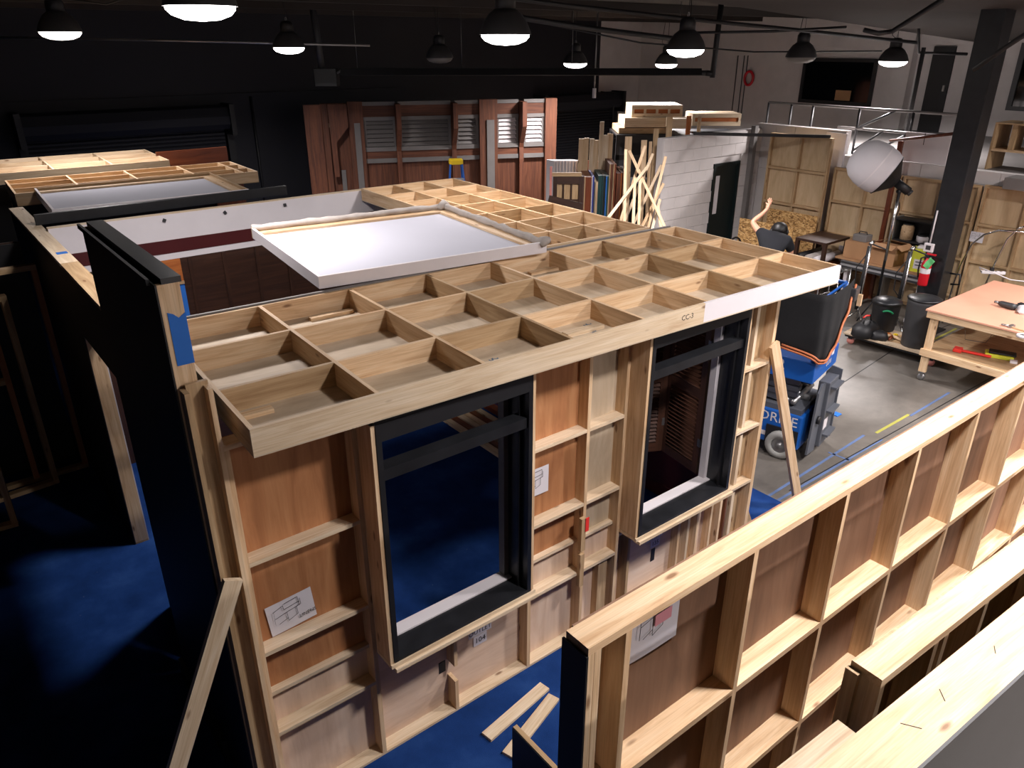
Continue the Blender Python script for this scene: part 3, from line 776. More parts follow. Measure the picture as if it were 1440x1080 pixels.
# ================================================================ ceiling services
def pipe_px(name, m, pts, r, label, cat='pipe'):
    return tag(tube(name, m, [at(x, y, F=d) for x, y, d in pts], r), label, cat)
pipe_px('conduit', STEEL, [(-30, 52, 13), (240, 57, 13), (520, 64, 13)], 0.018, 'thin grey conduit along the black wall at upper left')
pipe_px('sprinkler_pipe', BLACK, [(640, -12, 10), (800, 8, 11), (960, 26, 12), (1120, 42, 13), (1290, 60, 14.5)], 0.028, 'long dark pipe running under the ceiling over the domed lamps')
pipe_px('sprinkler_pipe', BLACK, [(700, 20, 10), (830, 40, 11), (945, 54, 12)], 0.035, 'dark pipe ending behind the larger domed lamp')
pipe_px('sprinkler_pipe', BLACK, [(760, 32, 12), (900, 60, 12.5), (1060, 73, 13.5), (1240, 72, 14)], 0.012, 'thin dark cable line over the white wall top')
pipe_px('sprinkler_pipe', BLACK, [(980, 46, 13), (1090, 44, 13), (1190, 38, 13)], 0.02, 'short dark pipe crossing above the unlit domed lamp')
pipe_px('sprinkler_pipe', BLACK, [(1215, 42, 10), (1235, 47, 10), (1255, 44, 10), (1325, 0, 9)], 0.028, 'bent dark pipe under the ceiling at upper right')
pipe_px('conduit', BLACK, [(1292, 2, 14), (1292, 74, 14), (1360, 76, 14)], 0.025, 'black elbow pipe beside the steel column top')
pipe_px('brace_pipe', BLACK, [(1370, 98, 10.5), (1412, 68, 10), (1470, 30, 9)], 0.03, 'black diagonal pipe at the upper right corner')
pipe_px('conduit', BLACK, [(60, -6, 11), (150, 6, 11), (190, -6, 11)], 0.012, 'loose black cable loop at upper left ceiling')

# tube heater
h0 = at(480, 101, F=14.9); h1 = at(985, 104, F=14.9)
th = thing('tube_heater', 'long dark tube heater hung in front of the black wall with burner box', 'heater', h0)
e = h1 - h0
ang = math.atan2(e.y, e.x); Lh = math.hypot(e.x, e.y); th.rotation_euler = (0, 0, ang)
prism('reflector_hood', BLACK, [(-0.13, -0.05), (-0.07, 0.06), (0.07, 0.06), (0.13, -0.05), (0.12, -0.05), (0.065, 0.052), (-0.065, 0.052), (-0.12, -0.05)], Lh, th, (0, 0, 0), (0, 0, -HP))
tube('radiant_tube', BLACK, [(0, 0, -0.02), (Lh + 0.15, 0, -0.02)], 0.045, th, 10)
box('burner_box', BLACK, (-0.47, -0.14, -0.24), (-0.07, 0.14, 0.06), th, bev=0.008)
tube('gas_pipe', STEEL, [(-0.07, -0.05, -0.02), (0.02, -0.05, 0.03), (0.05, -0.05, 0.0)], 0.02, th, 6)
tube('flue_pipe', DKGREY, [(-0.35, 0, 0.06), (-0.38, 0.02, 0.5), (-0.42, 0.02, zc(h0.y) - h0.z)], 0.06, th, 10)
tube('end_elbow', BLACK, [(Lh + 0.10, 0, -0.02), (Lh + 0.22, 0, -0.03)], 0.05, th, 10)
tube('down_pipe', BLACK, [(Lh + 0.22, 0, -0.10), (Lh + 0.25, 0, zc(h1.y) - h0.z)], 0.05, th, 10)
for u in (0.3, 2.2, 4.2, 6.1):
    tube('hanger_wire', STEEL, [(u, 0, 0.06), (u, 0, zc(h0.y + (h1.y - h0.y) * u / Lh) - h0.z)], 0.004, th, 5)
tag(tube('pull_chain', STEEL, [Vector((at(836, 125, F=15).x, at(836, 125, F=15).y, zc(at(836, 125, F=15).y))), at(836, 125, F=15)], 0.012), 'thin pull chain hanging in front of the second roller shutter', 'chain')
cq = at(836, 125, F=15)
tag(box('chain_handle', WHITE, cq + Vector((-0.025, -0.025, -0.16)), cq + Vector((0.025, 0.025, 0.01))), 'pale handle at the end of the pull chain', 'handle')

# ================================================================ roller shutters on the black wall
def shutter_door(x0, x1, ztop, zh, label, hood=True):
    t = thing('roller_shutter', label, 'roller shutter', (x0, YB, 0))
    W_ = x1 - x0
    vs, fs = [], []
    n = int((ztop) / 0.075)
    for k in range(n + 1):
        z = ztop * k / n
        for dz, dy in ((0.0, 0.0), (0.02, -0.022), (0.055, -0.022)):
            if z + dz <= ztop:
                vs += [(0.1, -0.10 + dy, z + dz), (W_ - 0.1, -0.10 + dy, z + dz)]
    for k in range(len(vs) // 2 - 1):
        fs.append((2 * k, 2 * k + 1, 2 * k + 3, 2 * k + 2))
    obj('slat_curtain', mesh_from(vs, fs, WALLDARK), None, t)
    prof = [(-0.03, 0), (-0.38, 0.0), (-0.46, 0.10), (-0.48, zh * 0.55), (-0.40, zh * 0.92), (-0.28, zh), (-0.03, zh)]
    vs = [(0, y, ztop + z) for y, z in prof] + [(W_, y, ztop + z) for y, z in prof]
    k = len(prof)
    fs = [tuple(range(k)), tuple(range(2 * k - 1, k - 1, -1))] + [(i, (i + 1) % k, k + (i + 1) % k, k + i) for i in range(k)]
    obj('hood', mesh_from(vs, fs, WALLDARK), None, t)
    for x in (-0.04, W_ - 0.06):
        box('bracket_plate', BLACK, (x, -0.52, ztop - 0.12), (x + 0.10, 0, ztop + zh + 0.03), t)
        box('guide_channel', BLACK, (x, -0.16, 0), (x + 0.14, 0, ztop), t)
    return t
shutter_door(1.9, 5.75, 2.46, 0.46, 'black roller shutter on the dark wall at far left')
shutter_door(14.3, 17.35, 2.36, 0.42, 'black roller shutter right of the brown louvred wall')
tag(box('wall_rail', WALLDARK, (-3, YB - 0.05, 3.06), (10, YB, 3.12)), 'dark horizontal rail on the black wall above the roller shutter', 'rail')
tag(tube('wall_conduit', BLACK, [(6.35, YB - 0.03, 0), (6.35, YB - 0.03, 3.05)], 0.03), 'black vertical conduit on the dark wall beside the roller shutter', 'conduit')
tag(tube('wall_bracket', BLACK, [(17.0, YB - 0.4, 1.9), (17.0, YB - 0.4, 2.75), (16.75, YB - 0.1, 2.78)], 0.03), 'black steel bracket at the right end of the second roller shutter', 'bracket')

# ================================================================ brown louvred scenery wall
P0 = at(427, 140, F=16.6); P1 = at(781, 134, F=18.0)
bw = thing('louvred_scenery_wall', 'tall brown wooden scenery wall with grey trims and louvred windows', 'set wall', (P0.x, P0.y, 0), math.atan2(P1.y - P0.y, P1.x - P0.x))
LW = math.hypot(P1.x - P0.x, P1.y - P0.y)
ZT = 2.95
def uu(px): return (px - 427) / (781 - 427) * LW
def zz(py): return ZT - (py - 137) * 0.0150
def bb(name, m, xa, xb, ya, yb, d0=0.0, d1=0.05, bottom=False):
    box(name, m, (uu(xa), d0, 0 if bottom else zz(yb)), (uu(xb), d1, zz(ya)), bw)
bb('back_panel', REDWOOD, 480, 545, 218, 300, 0.03, 0.05, True)
for xa, xb in ((545, 625), (625, 668), (692, 728), (728, 764)):
    bb('back_panel', REDWOOD, xa, xb, 218, 300, 0.03, 0.05, True)
for xa, xb, post in ((483, 503, 0), (666, 692, 0), (764, 781, 0)):
    bb('post', REDWOOD, xa, xb, 135, 300, -0.14, 0.06, True)
for xa, xb in ((503, 548), (552, 626), (632, 666), (692, 725), (733, 764)):
    bb('top_trim', GREYPAINT, xa, xb, 136, 141, -0.04, 0.05)
    bb('header_board', REDWOOD, xa, xb, 141, 156, -0.02, 0.05)
    bb('grey_trim', GREYPAINT, xa, xb, 156, 161, -0.05, 0.05)
    bb('grey_trim', GREYPAINT, xa, xb, 197, 203, -0.05, 0.05)
    bb('middle_board', REDWOOD, xa, xb, 203, 213, -0.02, 0.05)
    bb('grey_trim', GREYPAINT, xa, xb, 213, 219, -0.05, 0.05)
    m = WHITE if xa > 680 else GREYPAINT  # paint carries the light: white slats in lit bays, grey in unlit ones
    bb('window_stile', GREYPAINT, xa, xa + 4, 161, 197, -0.02, 0.04); bb('window_stile', GREYPAINT, xb - 4, xb, 161, 197, -0.02, 0.04)
    n = 6
    for k in range(n):
        z = zz(197) + (zz(161) - zz(197)) * (k + 0.5) / n
        w = uu(xb) - uu(xa) - 0.1
        obj('louvre_slat', box_mesh((w, 0.088, 0.012), m), None, bw, ((uu(xa) + uu(xb)) / 2, 0.0, z), (math.radians(55), 0, 0))
for xa, xb in ((490, 498), (676, 687)):
    bb('grey_strip', GREYPAINT, xa, xb, 163, 300, -0.17, -0.14, True)
# shaped corbel posts
for px in (550, 629, 729):
    u = uu(px)
    prism('corbel_post', REDWOOD_V, [(-0.05, 0.0), (-0.05, 1.7), (-0.02, 1.95), (-0.05, 2.05), (-0.30, 2.42), (-0.30, 2.93), (0.06, 2.93), (0.06, 0.0)], 0.10, bw, (u + 0.05, -0.05, 0), (0, 0, HP))
# return at the left end
prism('end_post', REDWOOD_V, [(0, 0), (0.34, 0), (0.34, ZT), (0, ZT)], 0.07, bw, (uu(425), -0.35, 0), (0, 0, math.radians(6)))
bb('return_board', REDWOOD, 447, 456, 137, 300, -0.2, 0.1, True)
prism('shaped_bracket', REDWOOD_V, [(0, 1.5), (0.10, 1.5), (0.10, 2.2), (0.36, 2.5), (0.36, ZT), (-0.03, ZT), (-0.02, 2.6)], 0.06, bw, (uu(458), -0.3, 0))
bb('return_board', REDWOOD, 456, 483, 137, 300, 0.0, 0.05, True)
bb('cross_piece', PINE_DULL, 454, 468, 163, 168, -0.12, 0.0)
box('grey_strip', GREYPAINT, (uu(468), -0.06, 0), (uu(474), -0.03, 1.6), bw)

# stepladder
lp = at(641, 224, F=15.0)
sl = thing('stepladder', 'blue fibreglass stepladder with yellow top in front of the brown louvred wall', 'ladder', (lp.x, lp.y, 0), math.radians(-30))
zt = lp.z
box('ladder_top', YELLOW, (-0.13, -0.10, zt - 0.09), (0.13, 0.14, zt), sl, bev=0.012)
for s in (-1, 1):
    board('front_rail', BLUE, (s * 0.11, -0.06, zt - 0.07), (s * 0.30, -0.55, 0.0), 0.03, 0.07, sl, up=(0, 1, 0))
    board('rear_rail', BLUE, (s * 0.10, 0.10, zt - 0.07), (s * 0.26, 0.50, 0.0), 0.03, 0.04, sl, up=(0, 1, 0))
for k in range(1, 6):
    f = k / 6.2
    z = zt * (1 - f) - 0.03
    w = 0.11 + 0.19 * f; y = -0.06 - 0.49 * f
    box('step', SILVER, (-w, y - 0.03, z), (w, y + 0.05, z + 0.025), sl)

# ================================================================ office partition of painted block, door and mezzanine
PX0, PX1, PY, PZ = 10.31, 13.10, 8.86, 2.62
struct(box('wall_partition', BLOCKWHITE, (PX0, PY + 0.012, 0), (11.73, PY + 0.15, PZ)))
struct(box('wall_partition_2', BLOCKWHITE, (12.50, PY + 0.012, 0), (PX1, PY + 0.15, PZ)))
struct(box('wall_partition_3', BLOCKWHITE, (11.73, PY + 0.012, 2.08), (12.50, PY + 0.15, PZ)))
pw = bpy.data.objects['wall_partition']
def blocks(parent, u0, u1, z0, z1, place, holes=()):
    """running bond of 0.4 x 0.2 m painted blocks; place(u, z, w, h) -> object"""
    row = 0; z = z0
    while z < z1 - 0.05:
        h = min(0.2, z1 - z); u = u0 - (0.2 if row % 2 else 0)
        while u < u1 - 0.02:
            a = max(u, u0); b = min(u + 0.4, u1)
            segs = [(a, b)]
            for (ha, hb, hza, hzb) in holes:
                if z + h > hza + 0.02 and z < hzb - 0.02:
                    ns = []
                    for (p, q_) in segs:
                        if q_ <= ha or p >= hb: ns.append((p, q_)); continue
                        if p < ha: ns.append((p, ha))
                        if q_ > hb: ns.append((hb, q_))
                    segs = ns
            for (p, q_) in segs:
                if q_ - p > 0.03: place(p + 0.0025, z + 0.0025, q_ - p - 0.005, h - 0.005)
            u += 0.4
        z += 0.2; row += 1
def place_p(u, z, w, h):
    o = obj('block', box_mesh((w, 0.02, h), BLOCKWHITE), None, None, (u + w / 2, PY + 0.004, z + h / 2))
    o.parent = pw; o.matrix_parent_inverse = Matrix.Identity(4)
    o.matrix_parent_inverse = pw.matrix_basis.inverted()
blocks(pw, PX0, PX1, 0.6, PZ, place_p, [(11.73, 12.50, 0, 2.08)])
dr = struct(thing('door_1', 'green black door with a slim glass pane in the white block partition', 'door', (11.76, PY, 0)))
leaf = box('door_leaf', DOORGREEN, (0.03, 0.02, 0), (0.70, 0.065, 2.03), dr)
box('door_frame', DOORGREEN, (-0.03, -0.02, 0), (0.03, 0.10, 2.08), dr); box('door_frame', DOORGREEN, (0.70, -0.02, 0), (0.74, 0.10, 2.08), dr)
box('door_frame', DOORGREEN, (0.03, -0.02, 2.03), (0.70, 0.10, 2.08), dr)
under(box('glass_pane', WHITE, (0.09, 0.012, 1.15), (0.20, 0.02, 1.85), dr), leaf)
tag(box('wall_post', GREYPAINT, (12.72, PY - 0.10, 0), (12.82, PY - 0.01, 2.69)), 'grey steel post on the white block partition right of the door', 'post')
pr0 = Vector((11.15, 8.93, 2.645)); pr1 = Vector((12.78, 7.28, 2.625))
tag(board('black_bar', BLACK, pr0, pr1, 0.05, 0.05), 'black steel bar reaching along the top of the white partition', 'bar')

# office side wall (behind the flats) with blocks on its exposed top
struct(box('wall_office', BLOCKWHITE, (13.13, 0.5, 0), (13.28, PY + 0.15, 2.30)))
ow = bpy.data.objects['wall_office']
struct(box('wall_office_upper', BLOCKWHITE, (13.13, 7.18, 2.30), (13.28, PY + 0.15, 2.70)))
def place_o(u, z, w, h):
    o = obj('block', box_mesh((w, 0.02, h), BLOCKWHITE), None, None, (13.122, u + w / 2, z + h / 2), (0, 0, HP))
    o.parent = ow; o.matrix_parent_inverse = ow.matrix_basis.inverted()
blocks(ow, 3.0, PY, 1.7, 2.3, place_o)
blocks(ow, 7.18, PY, 2.3, 2.70, place_o)
struct(box('floor_mezzanine', GREYPAINT, (13.28, 0.5, 2.18), (XR, 9.2, 2.28)))
wp = thing('white_board', 'bright white foam board standing on the mezzanine edge left of the column', 'board', (13.14, 5.45, 2.31))
box('board_sheet', WHITE, (0, 0, 0), (0.05, 0.72, 0.46), wp); box('hanging_wire', BLACK, (-0.004, 0.40, 0.28), (-0.001, 0.41, 0.46), wp)
wp = tag(box('white_board', WHITE, (13.06, 7.14, 1.98), (13.12, 7.52, 2.66)), 'bright white board standing beside the tall pale flat', 'board')

# mezzanine guard rail
gr = thing('guard_rail', 'grey steel guard rail with diagonal bracing on the mezzanine', 'railing', (13.55, 0, 2.28))
for z in (0.77, 0.43):
    tube('rail_tube', GREYPAINT, [(0, 5.2, z), (0, 9.1 if z > .5 else 7.6, z)], 0.022, gr, 8)
for y in (5.2, 6.3, 7.25, 8.15, 8.6, 9.1):
    tube('rail_post', DKGREY, [(0, y, 0), (0, y, 0.77)], 0.022, gr, 8)
for y0, z0, y1, z1 in ((7.25, 0.05, 6.75, 0.43), (7.25, 0.43, 6.6, 0.77), (6.9, 0.05, 6.3, 0.43)):
    tube('brace_tube', DKGREY, [(0, y0, z0), (0, y1, z1)], 0.02, gr, 8)
tube('tall_post', DKGREY, [(0.2, 6.45, -0.0), (0.2, 6.45, 1.75)], 0.035, gr, 8)

# upper wall: dark window, pilaster, door, coil, conduits
w1 = struct(thing('window_1', 'dark window high on the white wall', 'window', (XR, 0, 0)))
box('window_frame', BLACK, (-0.06, 9.62, 2.72), (0.0, 11.52, 2.80), w1); box('window_frame', BLACK, (-0.06, 9.62, 3.68), (0.0, 11.52, 3.76), w1)
box('window_frame', BLACK, (-0.06, 9.62, 2.80), (0, 9.70, 3.68), w1); box('window_frame', BLACK, (-0.06, 11.44, 2.80), (0, 11.52, 3.68), w1)
box('window_pane', GLASSDK, (-0.03, 9.70, 2.80), (-0.01, 11.44, 3.68), w1)
tag(box('carton', CARDBOARD, (XR - 0.032, 10.15, 2.82), (XR - 0.0305, 10.55, 3.05)), 'brown carton showing in the dark upper window', 'carton')
struct(box('trim_20', BLOCKWHITE, (XR - 0.25, 8.75, 2.28), (XR, 9.15, zc(9.15))))
d2 = struct(thing('door_2', 'dark door high on the white wall right of the window', 'door', (XR, 7.95, 2.28)))
box('door_leaf', BLACK, (-0.05, 0, 0), (0, 0.46, 1.75), d2); box('door_handle', STEEL, (-0.09, 0.05, 0.85), (-0.05, 0.09, 0.97), d2)
c = at(1053, 110, X=XR - 0.06)
tag(tube('hose_coil', RED, [(c.x, c.y + 0.13 * math.cos(a), c.z + 0.17 * math.sin(a)) for a in [k * math.pi / 10 for k in range(20)]], 0.035, None, 8, True), 'red hose coil hanging on the white wall', 'hose')
for kc, (px, y1) in enumerate(((1032, 160), (1041, 175), (1046, 175))):
    a = at(px + 6, 78, X=XR - 0.02); b = at(px, y1, X=XR - 0.02)
    tag(tube('wall_conduit', DKGREY, [(a.x, a.y, a.z), (b.x, a.y, b.z)], 0.012), ORD[kc] + ' of three thin vertical conduits beside the red hose coil', 'conduit', 'thin conduits by the coil')

# ================================================================ crates and pallets above the racking
def crate(px0, px1, py_top, py_bot, d, depth, slots, label, m=PINE_LIGHT, rot=0.0):
    a = at(px0, py_bot, F=d); b = at(px1, py_bot, F=d); tt = at(px0, py_top, F=d)
    W_ = (b - a).length; H_ = tt.z - a.z
    t = thing('crate', label, 'crate', a, math.atan2(b.y - a.y, b.x - a.x) + rot)
    box('crate_core', ORANGEWOOD, (0.02, 0.03, 0.01), (W_ - 0.02, depth - 0.02, H_ - 0.03), t)
    box('lower_board', m, (0, 0, 0), (W_, 0.03, H_ * 0.34), t)
    box('upper_board', m, (0, 0, H_ * 0.68), (W_, 0.03, H_ * 0.94), t)
    if slots:
        for k in range(slots + 1):
            w = 0.05
            u = (W_ - w) * k / slots
            box('upright_block', m, (u, 0, H_ * 0.34), (u + w, 0.03, H_ * 0.68), t)
    else:
        box('middle_board', m, (0, 0, H_ * 0.34), (W_, 0.03, H_ * 0.68), t)
    for k in range(5):
        y = depth * k / 5
        box('lid_board', m, (0, y, H_ * 0.94), (W_, y + depth / 5 - 0.012, H_), t)
    box('side_panel', m, (W_ - 0.03, 0.03, 0), (W_, depth, H_ * 0.94), t)
    box('side_panel', m, (0, 0.03, 0), (0.03, depth, H_ * 0.94), t)
    return t
crate(870, 938, 180, 188, 16.2, 1.1, 0, 'lowest wooden pallet under the stacked crates', PINE_DULL)
crate(878, 940, 166, 179, 16.2, 1.0, 0, 'middle wooden crate in the stack by the white wall')
crate(888, 959, 148, 165.7, 16.3, 0.9, 4, 'top wooden crate with four slots on the stack by the white wall')
crate(942, 972, 167, 181, 15.7, 0.45, 0, 'small wooden crate between the stack and the longer crate')
crate(973, 1041, 160, 177, 16.2, 0.7, 1, 'long pale wooden crate standing above the white partition')
rk = thing('storage_rack', 'dark steel rack carrying the crates behind the lumber', 'rack', (0, 0, 0))
ra = at(867, 190, F=16.1); rb = at(1045, 184, F=16.1)
rk.location = (ra.x, ra.y, 0); rk.rotation_euler = (0, 0, math.atan2(rb.y - ra.y, rb.x - ra.x))
RL = math.hypot(rb.x - ra.x, rb.y - ra.y); rz = at(870, 189, F=16.15).z
box('shelf_deck', BLACK, (0, 0.05, rz - 0.03), (RL, 1.2, rz - 0.002), rk)
box('beam', BLACK, (0, 0, rz - 0.16), (RL, 0.05, rz - 0.002), rk)
box('beam', BLACK, (0, 0, rz - 0.5), (RL, 0.05, rz - 0.4), rk)
for u in (0.0, 1.25, RL - 0.08):
    for y in (0.0, 1.1):
        box('upright', BLACK, (u, y, 0), (u + 0.08, y + 0.08, rz - 0.16 if y == 0 else rz - 0.03), rk)
box('back_sheet', BLACK, (0.1, 1.18, 0.1), (RL, 1.2, rz - 0.2), rk)
for k in range(3):
    box('bin_shelf', DKGREY, (0.1, 0.2, 0.35 + 0.5 * k), (RL - 0.1, 1.1, 0.38 + 0.5 * k), rk)

# ================================================================ standing lumber
ub = tu = 0
def stick(pt, pb, d_t, d_b, w, m, label, grp):
    a = at(*pt, F=d_t); b = at(*pb, F=d_b)
    o = board('lumber_board', m, b, a, w, 0.035, None, up=tuple(-_F))
    return tag(o, label, 'board', grp)
for px, py, pbx in sorted(((818, 195, 818), (825, 194, 824), (833, 195, 832), (847, 171, 845), (852.5, 190, 851), (858.5, 188, 857), (838.5, 197, 838))):
    a = at(px, py, F=14.9)
    d = 14.9
    o = board('lumber_board', random.choice([PINE, PINE_LIGHT]), (a.x + 0.02, a.y + 0.05, 0.0), a, 0.075 + 0.03 * random.random(), 0.035, None, up=tuple(-_F))
    tag(o, ORD[ub] + ' of the upright pine boards standing behind the stored doors', 'board', 'upright boards behind the doors'); ub += 1
for px, py, w, top in sorted(((942, 164, 0.10, 0), (969, 163, 0.08, 1), (984, 164, 0.06, 1), (923, 181, 0.09, 0), (884, 192, 0.12, 0), (906, 197, 0.10, 0), (915, 199, 0.05, 0))):
    d = 13.9 if not top else 14.6
    a = at(px, py, F=d)
    o = board('lumber_board', random.choice([PINE, ORANGEWOOD, PINE_DULL]) if px > 920 else PINE, (a.x - 0.05, a.y - 0.1, 0.0), a, w, 0.04, None, up=tuple(-_F))
    tag(o, ORD[tu] + ' of the tall upright boards beside the white partition', 'board', 'tall boards by the partition'); tu += 1
for ks, (x0, y0, x1, y1) in enumerate(((930, 232, 893, 310), (907, 205, 884, 275), (918, 216, 886, 292), (885, 212, 905, 255), (933, 258, 902, 320), (936, 220, 912, 318), (912, 232, 889, 262), (928, 280, 918, 318), (900, 250, 898, 320), (880, 210, 878, 310), (893, 250, 890, 320), (925, 290, 930, 325))):
    a = at(x0, y0, F=13.15 - 0.06 * ks); b = at(x1, y1, F=12.85 - 0.06 * ks)
    v = (b - a); b2 = a + v * min(3.0, (a.z - 0.02) / max(0.01, (a.z - b.z)))
    o = board('lumber_stick', random.choice([PINE, PINE_LIGHT, PINE]), b2, a, 0.045, 0.02, None, up=tuple(-_F))
    tag(o, 'thin pine stick leaning at a slant beside the white partition', 'board', 'slanted sticks by the partition')

# ================================================================ stored doors and frames
def door_slab(px0, px1, pyt, d, m, label, edge=None, grp='doors stored on edge', thick=0.5):
    a = at(px0, pyt, F=d); b = at(px1, pyt, F=d)
    t = thing('stored_door', label, 'door', (a.x, a.y, 0), -YAW, grp)
    w = (b - a).length
    box('slab', m, (0, 0, 0.0), (w, 0.75, a.z), t)
    box('edge_band', edge or m, (0.0, -0.006, 0.0), (min(0.02, w / 3), 0, a.z), t)
    return t
for px0, px1, pyt, m, e, lab in (
    (822, 832, 249, DOORWOOD, PINE_DULL, 'red brown door slab stored left of the blue one'),
    (832.5, 836, 248, NAVY, WHITE, 'blue door slab stored on edge among the dark ones'),
    (836.5, 841, 256, PINE, GREYPAINT, 'narrow raw wood slab stored right of the blue door'),
    (841.5, 847, 247, TEAL, TEAL, 'dark teal door slab stored third from the blue one'),
    (847.5, 852, 247, DOORGREEN, TEAL, 'green black door slab stored between two teal ones'),
    (852.5, 857, 248, TEAL, BLUETAPE, 'dark teal door slab with blue tape low on its edge'),
    (857.5, 862.5, 231, REDWOOD, PINE_DULL, 'tall brown door slab with paler edge stored right of the teal ones'),
    (863, 867, 231, DOORWOOD, PINE_DULL, 'tall red brown door slab stored on edge, its neighbour equally tall'),
    (867.5, 873, 244, REDWOOD, DOORWOOD, 'brown door slab lower than the tall pair'),
    (873.5, 878, 243, DOORWOOD, ORANGEWOOD, 'red brown door slab second from the right of the stored doors'),
    (878.5, 887, 242, DKBROWN, ORANGEWOOD, 'wide dark brown slab at the right end of the stored doors')):
    door_slab(px0, px1, pyt, 14.0, m, lab, e)
a = at(815, 228, F=15.15); b = at(864, 231, F=15.15)
tag(board('brown_header_board', DOORWOOD, a + Vector((0, 0, -0.12)), b + Vector((0, 0, -0.12)), 0.06, 0.32), 'wide brown board lying across behind the stored doors', 'board')
# paned window frame in front
a = at(778, 248, F=13.4); b = at(820, 252, F=13.4)
wf = thing('paned_window_frame', 'dark brown paned window frame stored in front of the doors', 'window frame', (a.x, a.y, 0), math.atan2(b.y - a.y, b.x - a.x))
Wf = (b - a).length; zt = a.z
box('stile', DKBROWN, (0, 0, 0), (0.07, 0.05, zt), wf); box('stile', DKBROWN, (Wf - 0.07, 0, 0), (Wf, 0.05, zt), wf)
box('head', DKBROWN, (0.07, 0, zt - 0.13), (Wf - 0.07, 0.05, zt), wf); box('cap', PINE_DULL, (-0.02, -0.01, zt), (Wf - 0.03, 0.07, zt + 0.06), wf)
box('pane', PINE_DULL, (0.07, 0.03, 0.3), (Wf - 0.07, 0.04, zt - 0.13), wf)
for u in (0.17, 0.31): box('muntin', DKBROWN, (u, 0.005, 0.3), (u + 0.025, 0.03, zt - 0.13), wf)
for z in (zt - 0.42, zt - 0.72): box('muntin', DKBROWN, (0.07, 0.004, z), (Wf - 0.07, 0.029, z + 0.025), wf)
a = at(756, 273, F=12.9); b = at(803, 284, F=12.9)
tag(board('brown_frame_board', DKBROWN, a + Vector((0, 0, -a.z / 2)), b + Vector((0, 0, -a.z / 2)), 0.05, a.z), 'low brown panel left of the paned window frame', 'panel')
a = at(775, 234, F=13.2)
tag(board('thin_pole', PINKWHEEL, (a.x, a.y, 0), a, 0.04, 0.03, None, up=tuple(-_F)), 'thin pinkish pole standing left of the paned window frame', 'pole')
# bundle of white laths
a = at(780, 226, F=15.2); b = at(815, 226, F=15.2)
for k in range(9):
    p = a.lerp(b, k / 8)
    o = box('white_lath', WHITE, (p.x - 0.018, p.y, 0), (p.x + 0.018, p.y + 0.22, p.z))
    o.rotation_euler.z += 0; tag(o, ORD[k] + ' white lath of the bundle right of the brown louvred wall', 'lath', 'bundle of white laths')
# ================================================================ pale flats along the office wall (frames face the room)
def wall_flat(y0, y1, H, cols, rows, label, x=12.98, lean=0.0, dep=0.06, z0=0.0, grp='pale flats along the office wall'):
    # local x runs along -Y so the frame faces the room (-X)
    t = thing('stage_flat', label, 'flat', (x, y1, z0), -HP, grp)
    t.rotation_euler = (lean, 0, -HP)
    W_ = y1 - y0
    xs_ = [W_ * k / cols for k in range(cols)] + [W_]
    xs_[-1] -= 0.04
    flat(t, W_, H, xs_, rows, dep, PINE_DULL, [(xs_[i], xs_[i + 1] + (0.04 if i == cols - 1 else 0), 0, H, FLATPLY) for i in range(cols)], st=0.04, rt=0.04)
    return t
wall_flat(6.02, 7.22, 2.10, 2, [0.32, 0.92, 1.50], 'pale plywood flat on the office wall left of the white lantern')
wall_flat(4.78, 5.98, 2.10, 2, [0.32, 0.92, 1.50], 'pale plywood flat on the office wall behind the steel column')
wall_flat(3.54, 4.74, 2.12, 2, [0.32, 0.92, 1.50], 'pale plywood flat right of the column with a small pinned note')
wall_flat(2.30, 3.50, 2.12, 2, [0.32, 0.92, 1.50], 'pale plywood flat at the far right behind the work table')
tf = wall_flat(7.20, 8.42, 2.60, 2, [0.75, 1.36, 1.98], 'tall pale plywood flat with six panels beside the partition', x=12.72, dep=0.07)
nt_ = at(1376, 332, X=12.97)
plan_paper('note_sheet', 'small white note pinned to the pale flat right of the column', (12.97, nt_.y + 0.12, nt_.z - 0.1), (0, 0, -HP), 0.2, 0.16)
lc_ = at(1183, 384, X=12.9)
tag(box('white_paper_sheet', PAPER, (12.95, 6.72, 0.40), (12.955, 6.86, 0.78)), 'white paper strip on the pale flat left of the white bench leg', 'paper')

# ================================================================ OSB cart, person, rack of rolls
oc = thing('osb_cart', 'cart sided with OSB board standing behind the person', 'cart', (11.72, 7.08, 0))
box('front_sheet', OSB, (0, 0, 0.12), (0.02, 1.08, 1.22), oc)
box('rear_sheet', OSB, (0.72, 0.0, 0.12), (0.74, 1.0, 1.32), oc)
box('deck', PINE_DULL, (0.02, 0, 0.12), (0.72, 1.08, 0.15), oc)
for y in (0.08, 0.95):
    for x in (0.06, 0.62):
        lathe('caster', RUBBER, [(0.0, -0.02), (0.06, -0.02), (0.06, 0.02), (0.0, 0.02)], oc, (x, y, 0.06), (HP, 0, 0), 14, 'cast6')
        box('caster_fork', STEEL, (x - 0.02, y - 0.03, 0.06), (x + 0.02, y + 0.03, 0.12), oc)
rr_ = thing('roll_rack', 'brown wooden rack with rolled goods behind the OSB cart', 'rack', (11.80, 6.48, 0), 0.0)
box('top_board', DKBROWN, (0, 0, 1.02), (0.75, 0.57, 1.06), rr_)
box('shelf', DOORWOOD, (0, 0, 0.62), (0.75, 0.57, 0.66), rr_); box('shelf', DOORWOOD, (0, 0, 0.40), (0.75, 0.57, 0.44), rr_)
for x in (0, 0.69):
    for y in (0, 0.51): box('leg', DKBROWN, (x, y, 0), (x + 0.06, y + 0.06, 1.02), rr_)
for k in range(3):
    tube('roll', [WHITE, GREYCLOTH, BLACK, WHITE][k], [(0.02, 0.14 + 0.16 * k, 0.735), (0.7, 0.14 + 0.16 * k, 0.735)], 0.07, rr_, 12)
bc = at(1034, 334, Z=1.0)
